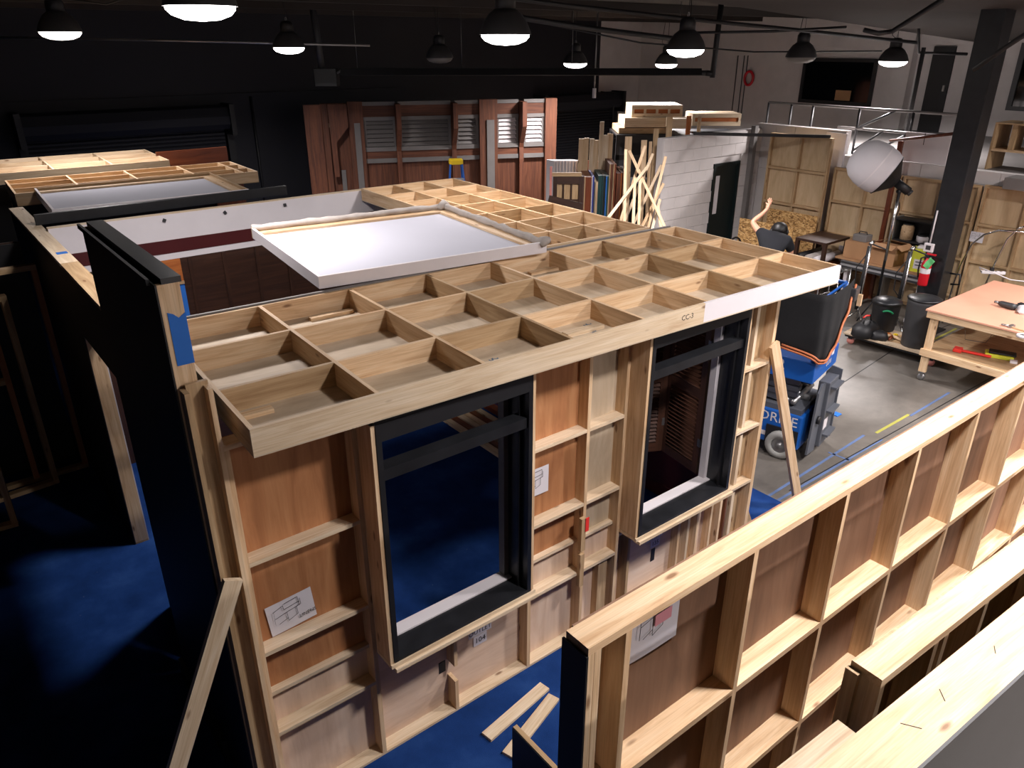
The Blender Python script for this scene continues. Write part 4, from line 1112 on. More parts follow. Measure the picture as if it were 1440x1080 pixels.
ch = thing('black_chair', 'black round backed chair left of the OSB cart', 'chair', (bc.x, bc.y, 0))
tube('back_hoop', BLACK, [(0.2 * math.cos(a), 0.0, 0.78 + 0.22 * math.sin(a)) for a in [math.pi * k / 10 for k in range(11)]], 0.018, ch, 8)
box('seat', BLACK, (-0.2, -0.4, 0.44), (0.2, 0.0, 0.48), ch, bev=0.01)
for x in (-0.17, 0.17):
    tube('leg', BLACK, [(x, -0.36, 0), (x, -0.36, 0.44)], 0.014, ch, 6); tube('leg', BLACK, [(x * 1.15, 0, 0), (x * 1.15, 0, 0.8)], 0.014, ch, 6)
box('backrest', BLACK, (-0.16, -0.01, 0.72), (0.16, 0.01, 0.84), ch)

def skinned(name, m, verts, edges, parent, loc=(0, 0, 0), rot=(0, 0, 0), sub=2):
    me = bpy.data.meshes.new(name); me.from_pydata([v[:3] for v in verts], edges, []); me.materials.append(m)
    o = obj(name, me, None, parent, loc, rot)
    sk = o.modifiers.new('skin', 'SKIN'); sk.use_smooth_shade = True
    lay = me.skin_vertices[0] if me.skin_vertices else None
    if lay is None:
        bm = bmesh.new(); bm.from_mesh(me); bm.verts.layers.skin.verify(); bm.to_mesh(me); bm.free(); lay = me.skin_vertices[0]
    for i, v in enumerate(verts):
        r = v[3] if isinstance(v[3], tuple) else (v[3], v[3])
        lay.data[i].radius = r; lay.data[i].use_root = (i == 0)
    ss = o.modifiers.new('sub', 'SUBSURF'); ss.levels = sub; ss.render_levels = sub
    return o
# person seen from behind: local +y = the way the person faces
pe_loc = at(1097, 325, Z=1.50) - Vector((0.42, 0.17, 1.50)); pe_rot = math.radians(-62)
pe = thing('person', 'person in black T-shirt seen from behind, left arm raised, leaning toward the cart', 'person', pe_loc, pe_rot)
V = [(0, 0, 0.95, 0.12), (0, 0.10, 1.15, 0.12), (0, 0.22, 1.34, 0.13), (0.02, 0.33, 1.45, 0.062),  # pelvis, waist, chest, neck
     (0.03, 0.40, 1.47, 0.055), (0.035, 0.45, 1.49, 0.075), (0.035, 0.50, 1.55, 0.070),            # neck top, head, crown
     (-0.19, 0.25, 1.47, 0.062), (-0.29, 0.29, 1.55, 0.048), (-0.36, 0.33, 1.63, 0.042), (-0.25, 0.42, 1.73, 0.034), (-0.18, 0.47, 1.81, 0.027),  # left arm
     (0.19, 0.25, 1.40, 0.062), (0.25, 0.34, 1.22, 0.046), (0.25, 0.44, 1.10, 0.038), (0.20, 0.60, 1.08, 0.027),                                # right arm
     (-0.10, 0.0, 0.88, 0.095), (-0.12, 0.03, 0.50, 0.062), (-0.12, -0.03, 0.10, 0.042), (-0.12, 0.11, 0.045, 0.038),
     (0.10, 0.0, 0.88, 0.095), (0.12, 0.03, 0.50, 0.062), (0.12, -0.03, 0.10, 0.042), (0.12, 0.11, 0.045, 0.038)]
E_ = [(0, 1), (1, 2), (2, 3), (3, 4), (4, 5), (5, 6), (2, 7), (7, 8), (8, 9), (9, 10), (10, 11), (2, 12), (12, 13), (13, 14), (14, 15),
      (0, 16), (16, 17), (17, 18), (18, 19), (0, 20), (20, 21), (21, 22), (22, 23)]
# left hand, palm and five fingers grown from the wrist
hx, hy, hz = -0.28, 0.54, 1.82
def hand(base, dirs, wrist):
    i0 = len(V); V.append((base[0], base[1], base[2], 0.030)); E_.append((wrist, i0))
    for (dx, dy, dz), L, r in dirs:
        a = len(V); V.append((base[0] + dx * L * .55, base[1] + dy * L * .55, base[2] + dz * L * .55, r)); E_.append((i0, a))
        b = len(V); V.append((base[0] + dx * L, base[1] + dy * L + 0.012, base[2] + dz * L, r * .85)); E_.append((a, b))
hand((-0.165, 0.49, 1.86), [((-0.30, 0.2, 0.93), 0.10, .0095), ((-0.08, 0.2, 0.97), 0.115, .0095), ((0.14, 0.2, 0.97), 0.11, .0095), ((0.36, 0.2, 0.91), 0.09, .0085), ((-0.8, 0.2, 0.5), 0.075, .011)], 11)
hand((0.19, 0.65, 1.07), [((-0.30, 0.93, -.2), 0.10, .0095), ((-0.08, 0.97, -.2), 0.115, .0095), ((0.14, 0.97, -.2), 0.11, .0095), ((0.36, 0.91, -.2), 0.09, .0085), ((-0.8, 0.5, 0.1), 0.075, .011)], 15)
skinned('body', SKIN, V, E_, pe)
T = [(0, 0.02, 0.98, 0.145), (0, 0.11, 1.16, 0.15), (0, 0.22, 1.36, 0.165), (0.01, 0.29, 1.42, 0.085), (-0.19, 0.25, 1.48, 0.084), (-0.27, 0.28, 1.54, 0.072), (0.19, 0.25, 1.41, 0.088), (0.25, 0.34, 1.24, 0.07)]
skinned('t_shirt', SHIRT, T, [(0, 1), (1, 2), (2, 3), (2, 4), (4, 5), (2, 6), (6, 7)], pe)
J = [(0, 0, 0.96, 0.135), (-0.10, 0.0, 0.86, 0.11), (-0.12, 0.03, 0.50, 0.082), (-0.12, -0.03, 0.09, 0.07), (0.10, 0.0, 0.86, 0.11), (0.12, 0.03, 0.50, 0.082), (0.12, -0.03, 0.09, 0.07)]
skinned('trousers', JEANS, J, [(0, 1), (1, 2), (2, 3), (0, 4), (4, 5), (5, 6)], pe)
for s in (-1, 1):
    skinned('shoe', RUBBER, [(s * 0.12, -0.06, 0.05, 0.048), (s * 0.12, 0.05, 0.045, 0.046), (s * 0.12, 0.18, 0.04, 0.042)], [(0, 1), (1, 2)], pe)
lathe('hair_cap', HAIR, [(0.098, -0.07), (0.112, -0.02), (0.112, 0.03), (0.095, 0.075), (0.055, 0.10), (0.0, 0.108)], pe, (0.035, 0.445, 1.525), (math.radians(-28), 0, 0), 18)
tube('earmuff_band', BLACK, [(0.035 + 0.118 * math.cos(a), 0.45, 1.50 + 0.125 * math.sin(a)) for a in [math.pi * k / 10 for k in range(11)]], 0.012, pe, 6)
for s in (-1, 1):
    lathe('ear_cup', BLACK, [(0, -0.02), (0.036, -0.02), (0.042, 0.0), (0.036, 0.022), (0, 0.026)], pe, (0.035 + s * 0.112, 0.45, 1.49), (0, s * HP, 0), 14)
# face: nose and lips on the far side, eyes
for s in (-1, 1):
    lathe('eye', WHITE, [(0, -0.011), (0.008, -0.008), (0.011, 0), (0.008, 0.008), (0, 0.011)], pe, (0.035 + s * 0.032, 0.535, 1.49), (0, 0, 0), 10, 'eye')
skinned('nose', SKIN, [(0.035, 0.535, 1.485, 0.010), (0.035, 0.552, 1.45, 0.015)], [(0, 1)], pe, sub=1)
board('mouth', PINKWHEEL, (0.012, 0.52, 1.425), (0.058, 0.52, 1.425), 0.012, 0.012, pe)

# ================================================================ steel column with extinguisher
cx, cy = 12.0, 4.75
sc_ = thing('steel_column', 'black square steel column at right', 'column', (cx, cy, 0))
box('shaft', BLACKGLOSS, (-0.16, -0.16, 0.02), (0.16, 0.16, zc(cy) - 0.02), sc_, bev=0.012)
box('base_plate', BLACK, (-0.24, -0.24, 0), (0.24, 0.24, 0.02), sc_)
box('cap_plate', BLACK, (-0.28, -0.28, zc(cy) - 0.02), (0.28, 0.28, zc(cy) - 0.01), sc_)
fe_ = at(1304, 380, X=cx - 0.2)
fe = thing('fire_extinguisher', 'red fire extinguisher with green tag on the black column', 'fire extinguisher', (cx - 0.265, fe_.y, fe_.z))
lathe('cylinder', RED, [(0, -0.22), (0.065, -0.22), (0.07, -0.2), (0.07, 0.10), (0.055, 0.15), (0.028, 0.175), (0.028, 0.20)], fe, n=18)
lathe('label_band', WHITE, [(0.0712, -0.03), (0.0712, 0.05)], fe, n=18, cap=False)
box('valve', BLACK, (-0.02, -0.02, 0.20), (0.02, 0.02, 0.25), fe); box('lever', RED, (-0.02, -0.10, 0.25), (0.02, 0.03, 0.27), fe)
tube('hose', BLACK, [(0, 0.02, 0.23), (-0.02, 0.09, 0.18), (-0.01, 0.10, 0.0), (0, 0.085, -0.12)], 0.012, fe, 8)
obj('green_tag', box_mesh((0.004, 0.09, 0.16), GREENTAG), None, fe, (-0.08, -0.06, 0.14), (0.5, 0, 0))
box('wall_hook', STEEL, (0.02, -0.02, 0.15), (0.075, 0.02, 0.2), fe)
th_ = at(1307, 348, X=cx - 0.17)
ts = thing('thermostat', 'white thermostat box with screen on the black column', 'thermostat', (cx - 0.16, th_.y, th_.z))
box('case', WHITE, (-0.05, -0.07, -0.065), (0, 0.07, 0.065), ts, bev=0.01); box('screen', DKGREY, (-0.054, -0.035, -0.03), (-0.05, 0.035, 0.035), ts)
tube('conduit', WHITE, [(-0.02, -0.0, 0.065), (-0.02, -0.0, 0.55)], 0.012, ts, 8)
gb = at(1338, 362, X=cx + 0.1)
tube('tool_hook', BLACK, [(0.10, -0.16, 0.92), (0.10, -0.30, 0.93), (0.10, -0.32, 0.78), (0.10, -0.2, 0.76)], 0.016, sc_, 6)

# ================================================================ bench with white legs and cartons
be = thing('work_bench', 'bench with white steel legs and wooden top against the pale flats', 'bench', (12.15, 5.02, 0))
box('bench_top', CARDBOARD, (-0.06, -0.05, 0.78), (0.48, 1.42, 0.81), be)
for k in range(4):
    box('apron_rail', SILVER if k % 2 == 0 else DKGREY, (-0.02, 0, 0.78 - 0.036 * (k + 1)), (0.0, 1.33, 0.78 - 0.036 * k - 0.004), be)
for y in (0.03, 1.27):
    box('leg', WHITE, (0.16, y, 0.06), (0.24, y + 0.06, 0.78), be); box('foot', WHITE, (-0.06, y, 0), (0.5, y + 0.06, 0.06), be)
box('side_panel', DOORWOOD, (0.2, 1.0, 0.06), (0.5, 1.04, 0.70), be)
def carton(loc, rz, w, d, h, label, m=CARDBOARD, flaps=True, cat='carton'):
    t = thing('carton', label, cat, loc, rz)
    for a in ((-w / 2, -d / 2, w / 2, -d / 2 + 0.01), (-w / 2, d / 2 - 0.01, w / 2, d / 2)): box('side', m, (a[0], a[1], 0), (a[2], a[3], h), t)
    for a in ((-w / 2, -w / 2 + 0.01), (w / 2 - 0.01, w / 2)): box('side', m, (a[0], -d / 2 + 0.01, 0), (a[1], d / 2 - 0.01, h), t)
    box('base', m, (-w / 2 + 0.01, -d / 2 + 0.01, 0), (w / 2 - 0.01, d / 2 - 0.01, 0.01), t)
    if flaps:
        for s in (-1, 1):
            obj('flap', box_mesh((w, 0.12, 0.006), m), None, t, (0, s * (d / 2 + 0.045), h + 0.02), (s * math.radians(-30), 0, 0))
            obj('flap', box_mesh((0.12, d - 0.02, 0.006), m), None, t, (s * (w / 2 + 0.045), 0, h + 0.02), (0, s * math.radians(30), 0))
    else:
        box('lid', m, (-w / 2, -d / 2, h), (w / 2, d / 2, h + 0.006), t)
    return t
carton((12.38, 6.18, 0.81), 0.1, 0.36, 0.40, 0.26, 'closed brown carton at the left end of the bench', flaps=False)
carton((12.36, 5.68, 0.81), -0.1, 0.36, 0.42, 0.28, 'open brown carton with raised flaps in the middle of the bench')
yb_ = carton((12.30, 5.14, 0.81), 0.15, 0.26, 0.30, 0.34, 'lime yellow carton with white print at the right end of the bench', LIME, flaps=False)
box('white_print', WHITE, (-0.1305, -0.10, 0.05), (-0.130, 0.06, 0.20), yb_); box('top_bag', WHITE, (-0.08, -0.1, 0.346), (0.08, 0.08, 0.39), yb_, bev=0.015)
box('print_line', INK, (-0.1312, -0.08, 0.10), (-0.1306, 0.04, 0.115), yb_); box('print_line', INK, (-0.1312, -0.08, 0.15), (-0.1306, 0.04, 0.165), yb_)
bx_ = thing('tool_box', 'small pale tool box on the closed carton', 'tool box', (12.38, 6.18, 1.077))
box('body', GREYPAINT, (-0.1, -0.12, 0), (0.1, 0.12, 0.11), bx_, bev=0.01); tube('handle', BLACK, [(0, -0.07, 0.11), (0, -0.06, 0.15), (0, 0.06, 0.15), (0, 0.07, 0.11)], 0.008, bx_, 6)
# dark shelving behind the bench with small goods
sh = thing('open_shelf', 'dark open shelf with small goods between the lantern and the column', 'shelf', (12.66, 4.98, 0))
for z in (0.82, 1.12, 1.46): box('shelf_board', BLACK if z > 1 else DKGREY, (0, 0, z), (0.26, 0.86, z + 0.02), sh)
for y in (0, 0.84): box('shelf_side', STEEL, (0, y, 0), (0.26, y + 0.02, 1.50), sh)
box('shelf_back', BLACK, (0.25, 0.02, 0.84), (0.26, 0.84, 1.46), sh)
for k, (y, z, w, h, m, lab) in enumerate(((0.06, 0.84, 0.12, 0.18, WHITE, 'white jar on the dark shelf, left end'), (0.24, 0.84, 0.14, 0.14, DOORWOOD, 'brown tin on the dark shelf beside the jar'), (0.46, 0.84, 0.16, 0.20, CARDBOARD, 'small carton on the lower dark shelf'),
        (0.08, 1.14, 0.14, 0.22, CARDBOARD, 'tall carton on the upper dark shelf'), (0.32, 1.14, 0.2, 0.10, WHITE, 'white tray on the upper dark shelf'), (0.58, 1.14, 0.2, 0.24, PINE, 'wooden box on the upper dark shelf at right'))):
    t = thing('shelf_item', lab, 'container', (12.70, 4.98 + y, z + 0.0))
    lathe('body', m, [(0, 0), (w / 2, 0), (w / 2, h * .85), (w / 2 * .8, h * .92), (w / 2 * .8, h)], t, (0.1, w / 2, 0), n=10 if k % 2 else 4)
    lathe('lid', BLACK, [(w / 2 * .82, h), (w / 2 * .82, h + .02), (0, h + .02)], t, (0.1, w / 2, 0), n=10)

# ================================================================ lantern softbox and stands
lp = at(1230, 234, F=11.7)
ls = thing('lantern_softbox', 'white lantern softbox with black cone on a stand before the pale flats', 'studio light', (lp.x, lp.y, lp.z), 0)
ax = (-_R * 0.72 + _U * 0.50 + _F * 0.30).normalized()       # the way the lantern points
ls.scale = (1.08, 1.08, 1.08)
ls.rotation_euler = ax.to_track_quat('Z', 'Y').to_euler()
rib = lambda a, z: -0.012 * abs(math.sin(6 * a))
lathe('diffuser', LANTERN, [(0.30, -0.20), (0.325, -0.12), (0.33, -0.02), (0.325, 0.08), (0.29, 0.20), (0.22, 0.29), (0.12, 0.335), (0, 0.345)], ls, n=24, wob=rib, cap=False)
lathe('seam_ring', WHITE, [(0.331, -0.02), (0.334, -0.01), (0.331, 0.0)], ls, n=24, wob=rib, cap=False)
lathe('black_cone', BLACK, [(0.302, -0.21), (0.305, -0.20), (0.10, -0.36), (0.09, -0.37)], ls, n=24)
tube('lamp_head', BLACK, [(0, 0, -0.36), (0, 0, -0.58)], 0.06, ls, 12)
tube('head_cap', DKGREY, [(0, 0, -0.58), (0, 0, -0.62)], 0.045, ls, 12)
hp_ = lp - ax * 0.48
st_ = thing('light_stand', 'black light stand holding the white lantern softbox', 'stand', (hp_.x, hp_.y, 0))
tube('column', BLACK, [(0, 0, 0.35), (0, 0, hp_.z - 0.05)], 0.018, st_, 8); tube('upper_tube', CHROME, [(0, 0, 1.0), (0, 0, hp_.z - 0.10)], 0.024, st_, 8)
tube('swivel', BLACK, [(-0.05, 0, hp_.z - 0.08), (0.05, 0, hp_.z - 0.08)], 0.03, st_, 8)
for k in range(3):
    a = 2 * math.pi * k / 3 + 0.4
    tube('leg', BLACK, [(0, 0, 0.45), (0.26 * math.cos(a), 0.26 * math.sin(a), 0.01)], 0.012, st_, 6)
tube('cable', BLACK, [(0.0, 0.02, hp_.z - 0.1), (0.12, 0.0, hp_.z - 0.35), (0.03, 0.03, hp_.z - 0.7), (0.03, 0.03, 0.6)], 0.008, st_, 6)
wt0 = at(1243, 318, X=12.85); wt1 = at(1265, 198, X=12.85)
tag(board('timber_post', DOORWOOD, (wt0.x, wt0.y, 0), (wt0.x, wt0.y - 0.0, wt1.z), 0.07, 0.05, None, (1, 0, 0)), 'brown timber post standing behind the white lantern', 'post')
tb0 = at(1252, 198, X=12.80); tb1 = at(1341, 188, X=12.0)
tag(tube('tail_pole', DOORWOOD, [tb0, tb1], 0.022), 'brown pole reaching from the timber post to the column', 'pole')
for k, (px, lab) in enumerate(((1232, 'chrome stand with black tube left of the dark bin'), (1283, 'chrome stand with black cable between the two bins'))):
    b0 = at(px - (16 if k == 0 else 10), 460, Z=0.16); tz = 1.35
    t = thing('chrome_stand', lab, 'stand', (11.2 if k == 0 else 11.35, b0.y + (0.28 if k == 0 else 0.12), 0.0))
    tube('riser', CHROME, [(0, 0, 0.16), (0, 0, tz)], 0.014, t, 8); tube('sleeve', BLACK, [(0.02, 0.05, 0.3), (0.02, 0.03, tz - 0.05)], 0.03, t, 8)
    tube('grip_head', CHROME, [(-0.03, 0, tz), (0.05, 0, tz + 0.02)], 0.028, t, 8)
    tube('arm', BLACK, [(0, 0, tz), (0.02, -0.22, tz - 0.05)], 0.012, t, 6)
    tube('cable_loop', BLACK, [(0.02, 0.06, tz - 0.2), (0.0, 0.16, tz - 0.4), (0, 0.14, tz - 0.65), (0.02, 0.05, tz - 0.75)], 0.008, t, 6)
    for q in range(3):
        a = 2 * math.pi * q / 3
        tube('leg', CHROME, [(0, 0, 0.30), (0.28 * math.cos(a), 0.28 * math.sin(a), 0.02)], 0.011, t, 6)

# ================================================================ dolly, bins, bag
c0 = at(1186, 468, Z=0.16); c1 = at(1298, 498, Z=0.16)
dl = thing('flat_dolly', 'low wooden dolly with pink casters carrying bins and a bag', 'dolly', (c0.x, c0.y, 0), math.atan2(c1.y - c0.y, c1.x - c0.x))
DLn = math.hypot(c1.x - c0.x, c1.y - c0.y) + 0.25
for k in range(5):
    box('deck_board', PINE_DULL if k % 2 else LIDPLY, (0, 0.13 * k, 0.145), (DLn, 0.13 * k + 0.125, 0.17), dl)
box('frame_bar', BLACK, (0.02, 0.02, 0.11), (DLn - 0.02, 0.07, 0.145), dl); box('frame_bar', BLACK, (0.02, 0.56, 0.11), (DLn - 0.02, 0.61, 0.145), dl)
for x in (0.10, DLn - 0.15):
    for y in (0.06, 0.58):
        lathe('caster_wheel', PINKWHEEL if y < .3 else RUBBER, [(0.0, -0.022), (0.05, -0.022), (0.055, 0), (0.05, 0.022), (0.0, 0.022)], dl, (x, y, 0.055), (HP, 0, 0), 16, 'cw')
        box('caster_bracket', BLACK, (x - 0.03, y - 0.03, 0.085), (x + 0.03, y + 0.03, 0.112), dl)
def bin_(px, py, r, h, label, z0=0.17, logo=False, fwd=0.0):
    p = at(px, py, Z=z0) + _F * fwd
    t = thing('black_bin', label, 'bin', (p.x, p.y, z0))
    lathe('body', DKGREY if not logo else BLACK, [(r * .82, 0), (r * .84, 0.02), (r * .98, h * .9), (r, h)], t, n=22)
    lathe('lid' if logo else 'rim', BLACKGLOSS, [(r * 1.03, h - 0.03), (r * 1.04, h), (r * .98, h + 0.015), (r * .6, h + 0.05), (0, h + 0.06)] if logo else [(r * 1.03, h - 0.02), (r * 1.04, h), (r * .96, h + 0.01), (r * .5, h + 0.025), (0, h + 0.02)], t, n=22)
    if logo:
        av = math.atan2(-p.y, -p.x)
        pts = []
        for k in range(9):
            f = k / 8; aa = av + 0.55 - 0.7 * f
            pts.append((r * 1.0 * math.cos(aa), r * 1.0 * math.sin(aa), h * (0.62 + 0.16 * math.sin(math.pi * (0.15 + 0.6 * f)))))
        tube('green_logo', GREEN, pts, 0.016, t, 6)
    return t
bin_(1242, 464, 0.20, 0.44, 'black lidded bin with green arc mark on the dolly', logo=True, fwd=0.05)
bin_(1288, 487, 0.215, 0.70, 'taller dark grey bin standing on the dolly by the column', fwd=0.05)
bg = at(1218, 460, Z=0.3)
ba = thing('black_bag', 'slumped black tool bag on the dolly left of the lidded bin', 'bag', (bg.x, bg.y, 0.17))
lathe('bag_body', BLACK, [(0.16, 0), (0.20, 0.05), (0.19, 0.14), (0.13, 0.20), (0.04, 0.22), (0, 0.22)], ba, n=16, wob=lambda a, z: 0.25 * math.cos(2 * a) + 0.08 * math.sin(5 * a + 8 * z))
tube('bag_handle', BLACK, [(-0.12, 0, 0.16), (-0.08, 0, 0.30), (0.06, 0, 0.32), (0.12, 0, 0.18)], 0.012, ba, 6)
lathe('bag_pocket', BLACK, [(0.10, 0), (0.12, 0.04), (0.10, 0.11), (0, 0.13)], ba, (0.02, -0.2, 0), n=12, wob=lambda a, z: 0.2 * math.sin(3 * a))
tag(tube('red_strap', ORANGERED, [(bg.x - .1, bg.y + .02, 0.46), (bg.x - .06, bg.y, .49), (bg.x, bg.y - .02, .485)], 0.012), 'red strap lying over the handle of the black bag', 'strap')
gl = at(1255, 473, Z=0.2)
gv = thing('work_gloves', 'tan work gloves and straps heaped on the front of the dolly', 'gloves', (gl.x, gl.y, 0.17))
for k in range(5):
    a = k * 1.1
    tube('glove_finger', [YELLOW, ORANGEWOOD, PINE, DOORWOOD, PINE][k], [(0, 0, 0.02 + .005 * k), (0.08 * math.cos(a), 0.08 * math.sin(a), 0.035), (0.15 * math.cos(a), 0.17 * math.sin(a), 0.02)], [0.022, 0.024, 0.014], gv, 8)
# wire cart left of the dolly
wc = at(1192, 470, Z=0)
cart = thing('chrome_cart', 'slim chrome wire cart left of the dolly', 'cart', (wc.x - 0.1, wc.y + 0.25, 0))
for x in (0, 0.32):
    for y in (0, 0.3): tube('post', CHROME, [(x, y, 0.05), (x, y, 0.95)], 0.011, cart, 6); lathe('caster', RUBBER, [(0, -.01), (.025, -.01), (.025, .01), (0, .01)], cart, (x, y, .025), (HP, 0, 0), 10, 'c25')
for z in (0.12, 0.5, 0.93):
    tube('shelf_rim', CHROME, [(0, 0, z), (0.32, 0, z), (0.32, 0.3, z), (0, 0.3, z)], 0.008, cart, 6, True)
    for k in range(1, 5): tube('shelf_wire', CHROME, [(0.064 * k, 0, z), (0.064 * k, 0.3, z)], 0.004, cart, 5)

# ================================================================ work table at right
tb = thing('work_table', 'large rolling work table with pinkish top and pine frame at right', 'table', (9.92, 1.9, 0))
TW, TD, TH = 2.05, 2.02, 0.985
box('table_top', MDF, (-0.02, -0.05, TH - 0.02), (TW, TD + 0.02, TH), tb)
box('apron', PINE, (0, -0.03, TH - 0.11), (0.035, TD, TH - 0.02), tb); box('apron', PINE, (TW - 0.06, -0.03, TH - 0.11), (TW - 0.02, TD, TH - 0.02), tb)
box('apron', PINE, (0.035, TD - 0.04, TH - 0.11), (TW - 0.06, TD, TH - 0.02), tb); box('apron', PINE, (0.035, -0.03, TH - 0.11), (TW - 0.06, 0.01, TH - 0.02), tb)
for x in (0.035, TW - 0.15):
    for y in (0.02, TD - 0.13):
        box('leg', PINE, (x, y, 0.13), (x + 0.045, y + 0.09, TH - 0.02), tb); box('leg', PINE, (x + 0.045, y + 0.045, 0.13), (x + 0.09, y + 0.09, TH - 0.02), tb)
        lathe('caster_wheel', STEEL, [(0.0, -0.018), (0.045, -0.018), (0.05, 0), (0.045, 0.018), (0.0, 0.018)], tb, (x + 0.045, y + 0.05, 0.05), (0, HP, 0.5), 16, 'cw2')
        box('caster_plate', STEEL, (x, y + 0.01, 0.118), (x + 0.09, y + 0.09, 0.13), tb); box('caster_fork', STEEL, (x + 0.02, y + 0.03, 0.06), (x + 0.07, y + 0.07, 0.118), tb)
box('shelf_rail', PINE, (0, 0.1, 0.36), (0.035, TD - 0.02, 0.45), tb); box('shelf_rail', PINE, (TW - 0.06, 0.1, 0.36), (TW - 0.03, TD - 0.02, 0.45), tb)
box('lower_shelf', PINE_DULL, (0.035, 0.03, 0.43), (TW - 0.06, TD - 0.03, 0.45), tb)
def on_table(px, py, z=TH): p = at(px, py, Z=z); return p
# items on the lower shelf
p = on_table(1347, 492, 0.47)
hm = thing('red_tool', 'orange red plastic tool on the lower shelf of the work table', 'tool', (p.x, p.y, 0.45), math.radians(-78))
box('tool_head', ORANGERED, (-0.05, -0.06, 0), (0.05, 0.06, 0.05), hm, bev=0.01); box('tool_handle', ORANGERED, (0.05, -0.022, 0.008), (0.38, 0.022, 0.038), hm, bev=0.01)
p = on_table(1405, 500, 0.47)
yp = thing('yellow_pad', 'yellow and black pad on the lower shelf of the work table', 'pad', (p.x, p.y, 0.45), math.radians(-70))
box('yellow_part', LIME, (-0.16, -0.09, 0), (0.16, 0.09, 0.05), yp, bev=0.012); box('black_part', BLACK, (-0.12, -0.07, 0.05), (0.18, 0.07, 0.075), yp, bev=0.01); box('white_part', WHITE, (0.12, -0.16, 0.0), (0.2, -0.09, 0.03), yp)
p = on_table(1372, 478, 0.47)
gs_ = thing('acrylic_stand', 'thin clear bent sheet on the lower shelf of the work table', 'sheet', (p.x, p.y, 0.45), math.radians(-70))
board('bent_side', GREYPAINT, (-0.12, 0, 0.0), (-0.15, 0, 0.14), 0.012, 0.004, gs_); board('bent_side', GREYPAINT, (0.12, 0, 0.0), (0.17, 0, 0.14), 0.012, 0.004, gs_); board('bent_base', GREYPAINT, (-0.12, 0, 0.003), (0.12, 0, 0.003), 0.012, 0.004, gs_)
# items on the top
p = on_table(1396, 385)
ps = thing('power_strip', 'white power strip with cable at the back of the work table', 'power strip', (p.x, p.y, TH), math.radians(-50))
box('strip_body', WHITE, (-0.16, -0.03, 0), (0.16, 0.03, 0.04), ps, bev=0.006)
for k in range(4): box('socket', DKGREY, (-0.11 + 0.065 * k, -0.015, 0.04), (-0.08 + 0.065 * k, 0.015, 0.0415), ps)
box('plug', BLACK, (-0.05, -0.02, 0.0415), (0.0, 0.02, 0.09), ps)
tube('cable', WHITE, [(-0.16, 0, 0.02), (-0.22, -0.05, 0.10), (-0.1, -0.22, 0.08), (0.12, -0.34, 0.012), (0.4, -0.42, 0.012), (0.65, -0.30, 0.012)], 0.009, ps, 6)
p = on_table(1416, 434)
dg_ = thing('power_drill', 'dark cordless tool lying on the work table', 'power tool', (p.x, p.y, TH), math.radians(-100))
tube('motor_body', DKGREY, [(-0.12, 0, 0.045), (-0.09, 0, 0.045), (0.06, 0, 0.045), (0.10, 0, 0.045)], [0.02, 0.035, 0.042, 0.03], dg_, 12)
board('grip', BLACK, (0.03, 0, 0.04), (0.08, 0.14, 0.03), 0.045, 0.05, dg_); box('battery', BLACK, (0.04, 0.13, 0.0), (0.13, 0.20, 0.07), dg_, bev=0.008); tube('chuck', STEEL, [(-0.17, 0, 0.045), (-0.12, 0, 0.045)], 0.018, dg_, 10)
p = on_table(1446, 440)
pb_ = thing('plastic_bag', 'crumpled white plastic bag on the work table', 'bag', (p.x, p.y, TH))
lathe('crumpled_sheet', WHITE, [(0.13, 0), (0.15, 0.03), (0.10, 0.07), (0.05, 0.09), (0, 0.085)], pb_, n=18, wob=lambda a, z: 0.2 * math.sin(5 * a + 20 * z) + 0.12 * math.sin(9 * a))
p = on_table(1422, 461)
cl_ = thing('bar_clamp', 'small steel bar clamp lying on the work table edge', 'clamp', (p.x, p.y, TH), math.radians(-100))
box('bar', PINE_DULL, (0, -0.012, 0.0), (0.26, 0.012, 0.016), cl_); box('jaw', STEEL, (-0.03, -0.03, 0), (0.01, 0.06, 0.03), cl_); tube('screw', STEEL, [(-0.02, -0.02, 0.02), (-0.10, -0.04, 0.02)], 0.012, cl_, 8)
p = on_table(1437, 474)
tr_ = thing('tape_roll', 'white tape roll near the table edge', 'tape roll', (p.x, p.y, TH))
lathe('tape', WHITE, [(0.03, 0.0), (0.06, 0.0), (0.06, 0.03), (0.03, 0.03), (0.03, 0.0)], tr_, n=18, cap=False); lathe('core', DKGREY, [(0.029, 0.001), (0.029, 0.029), (0.024, 0.029), (0.024, 0.001)], tr_, n=18, cap=False)
p = on_table(1430, 396)
sb_ = thing('wood_block', 'small light wood block with dark knob behind the power strip cable', 'block', (11.70, 3.3, TH))
box('block', PINE, (-0.05, -0.06, 0), (0.05, 0.06, 0.05), sb_); tube('knob', BLACK, [(0, 0, 0.05), (0, 0, 0.10)], 0.02, sb_, 10)
# hand truck with arched tube behind the table
ht = thing('hand_truck', 'hand truck with tall arched chrome tube behind the work table', 'hand truck', (12.45, 3.25, 0), 0)
for k, pl in enumerate(([(1340, 402), (1352, 370), (1367, 343), (1384, 330), (1405, 324), (1450, 327)], [(1386, 400), (1400, 368), (1417, 336), (1432, 322), (1452, 314)])):
    X0 = 12.40 + 0.08 * k
    pts = [at(x_, y_, X=X0) - Vector((12.45, 3.25, 0)) for x_, y_ in pl]
    tube('arched_tube', CHROME, [(pts[0].x, pts[0].y + 0.02, 0.05)] + pts, 0.014, ht, 8)
box('toe_plate', STEEL, (-0.3, 0.1, 0.02), (0.0, 0.8, 0.05), ht)
for y in (0.15, 0.75): lathe('wheel', RUBBER, [(0, -.03), (.09, -.03), (.1, 0), (.09, .03), (0, .03)], ht, (0.06, y, 0.1), (HP, 0, 0), 16, 'wh10')

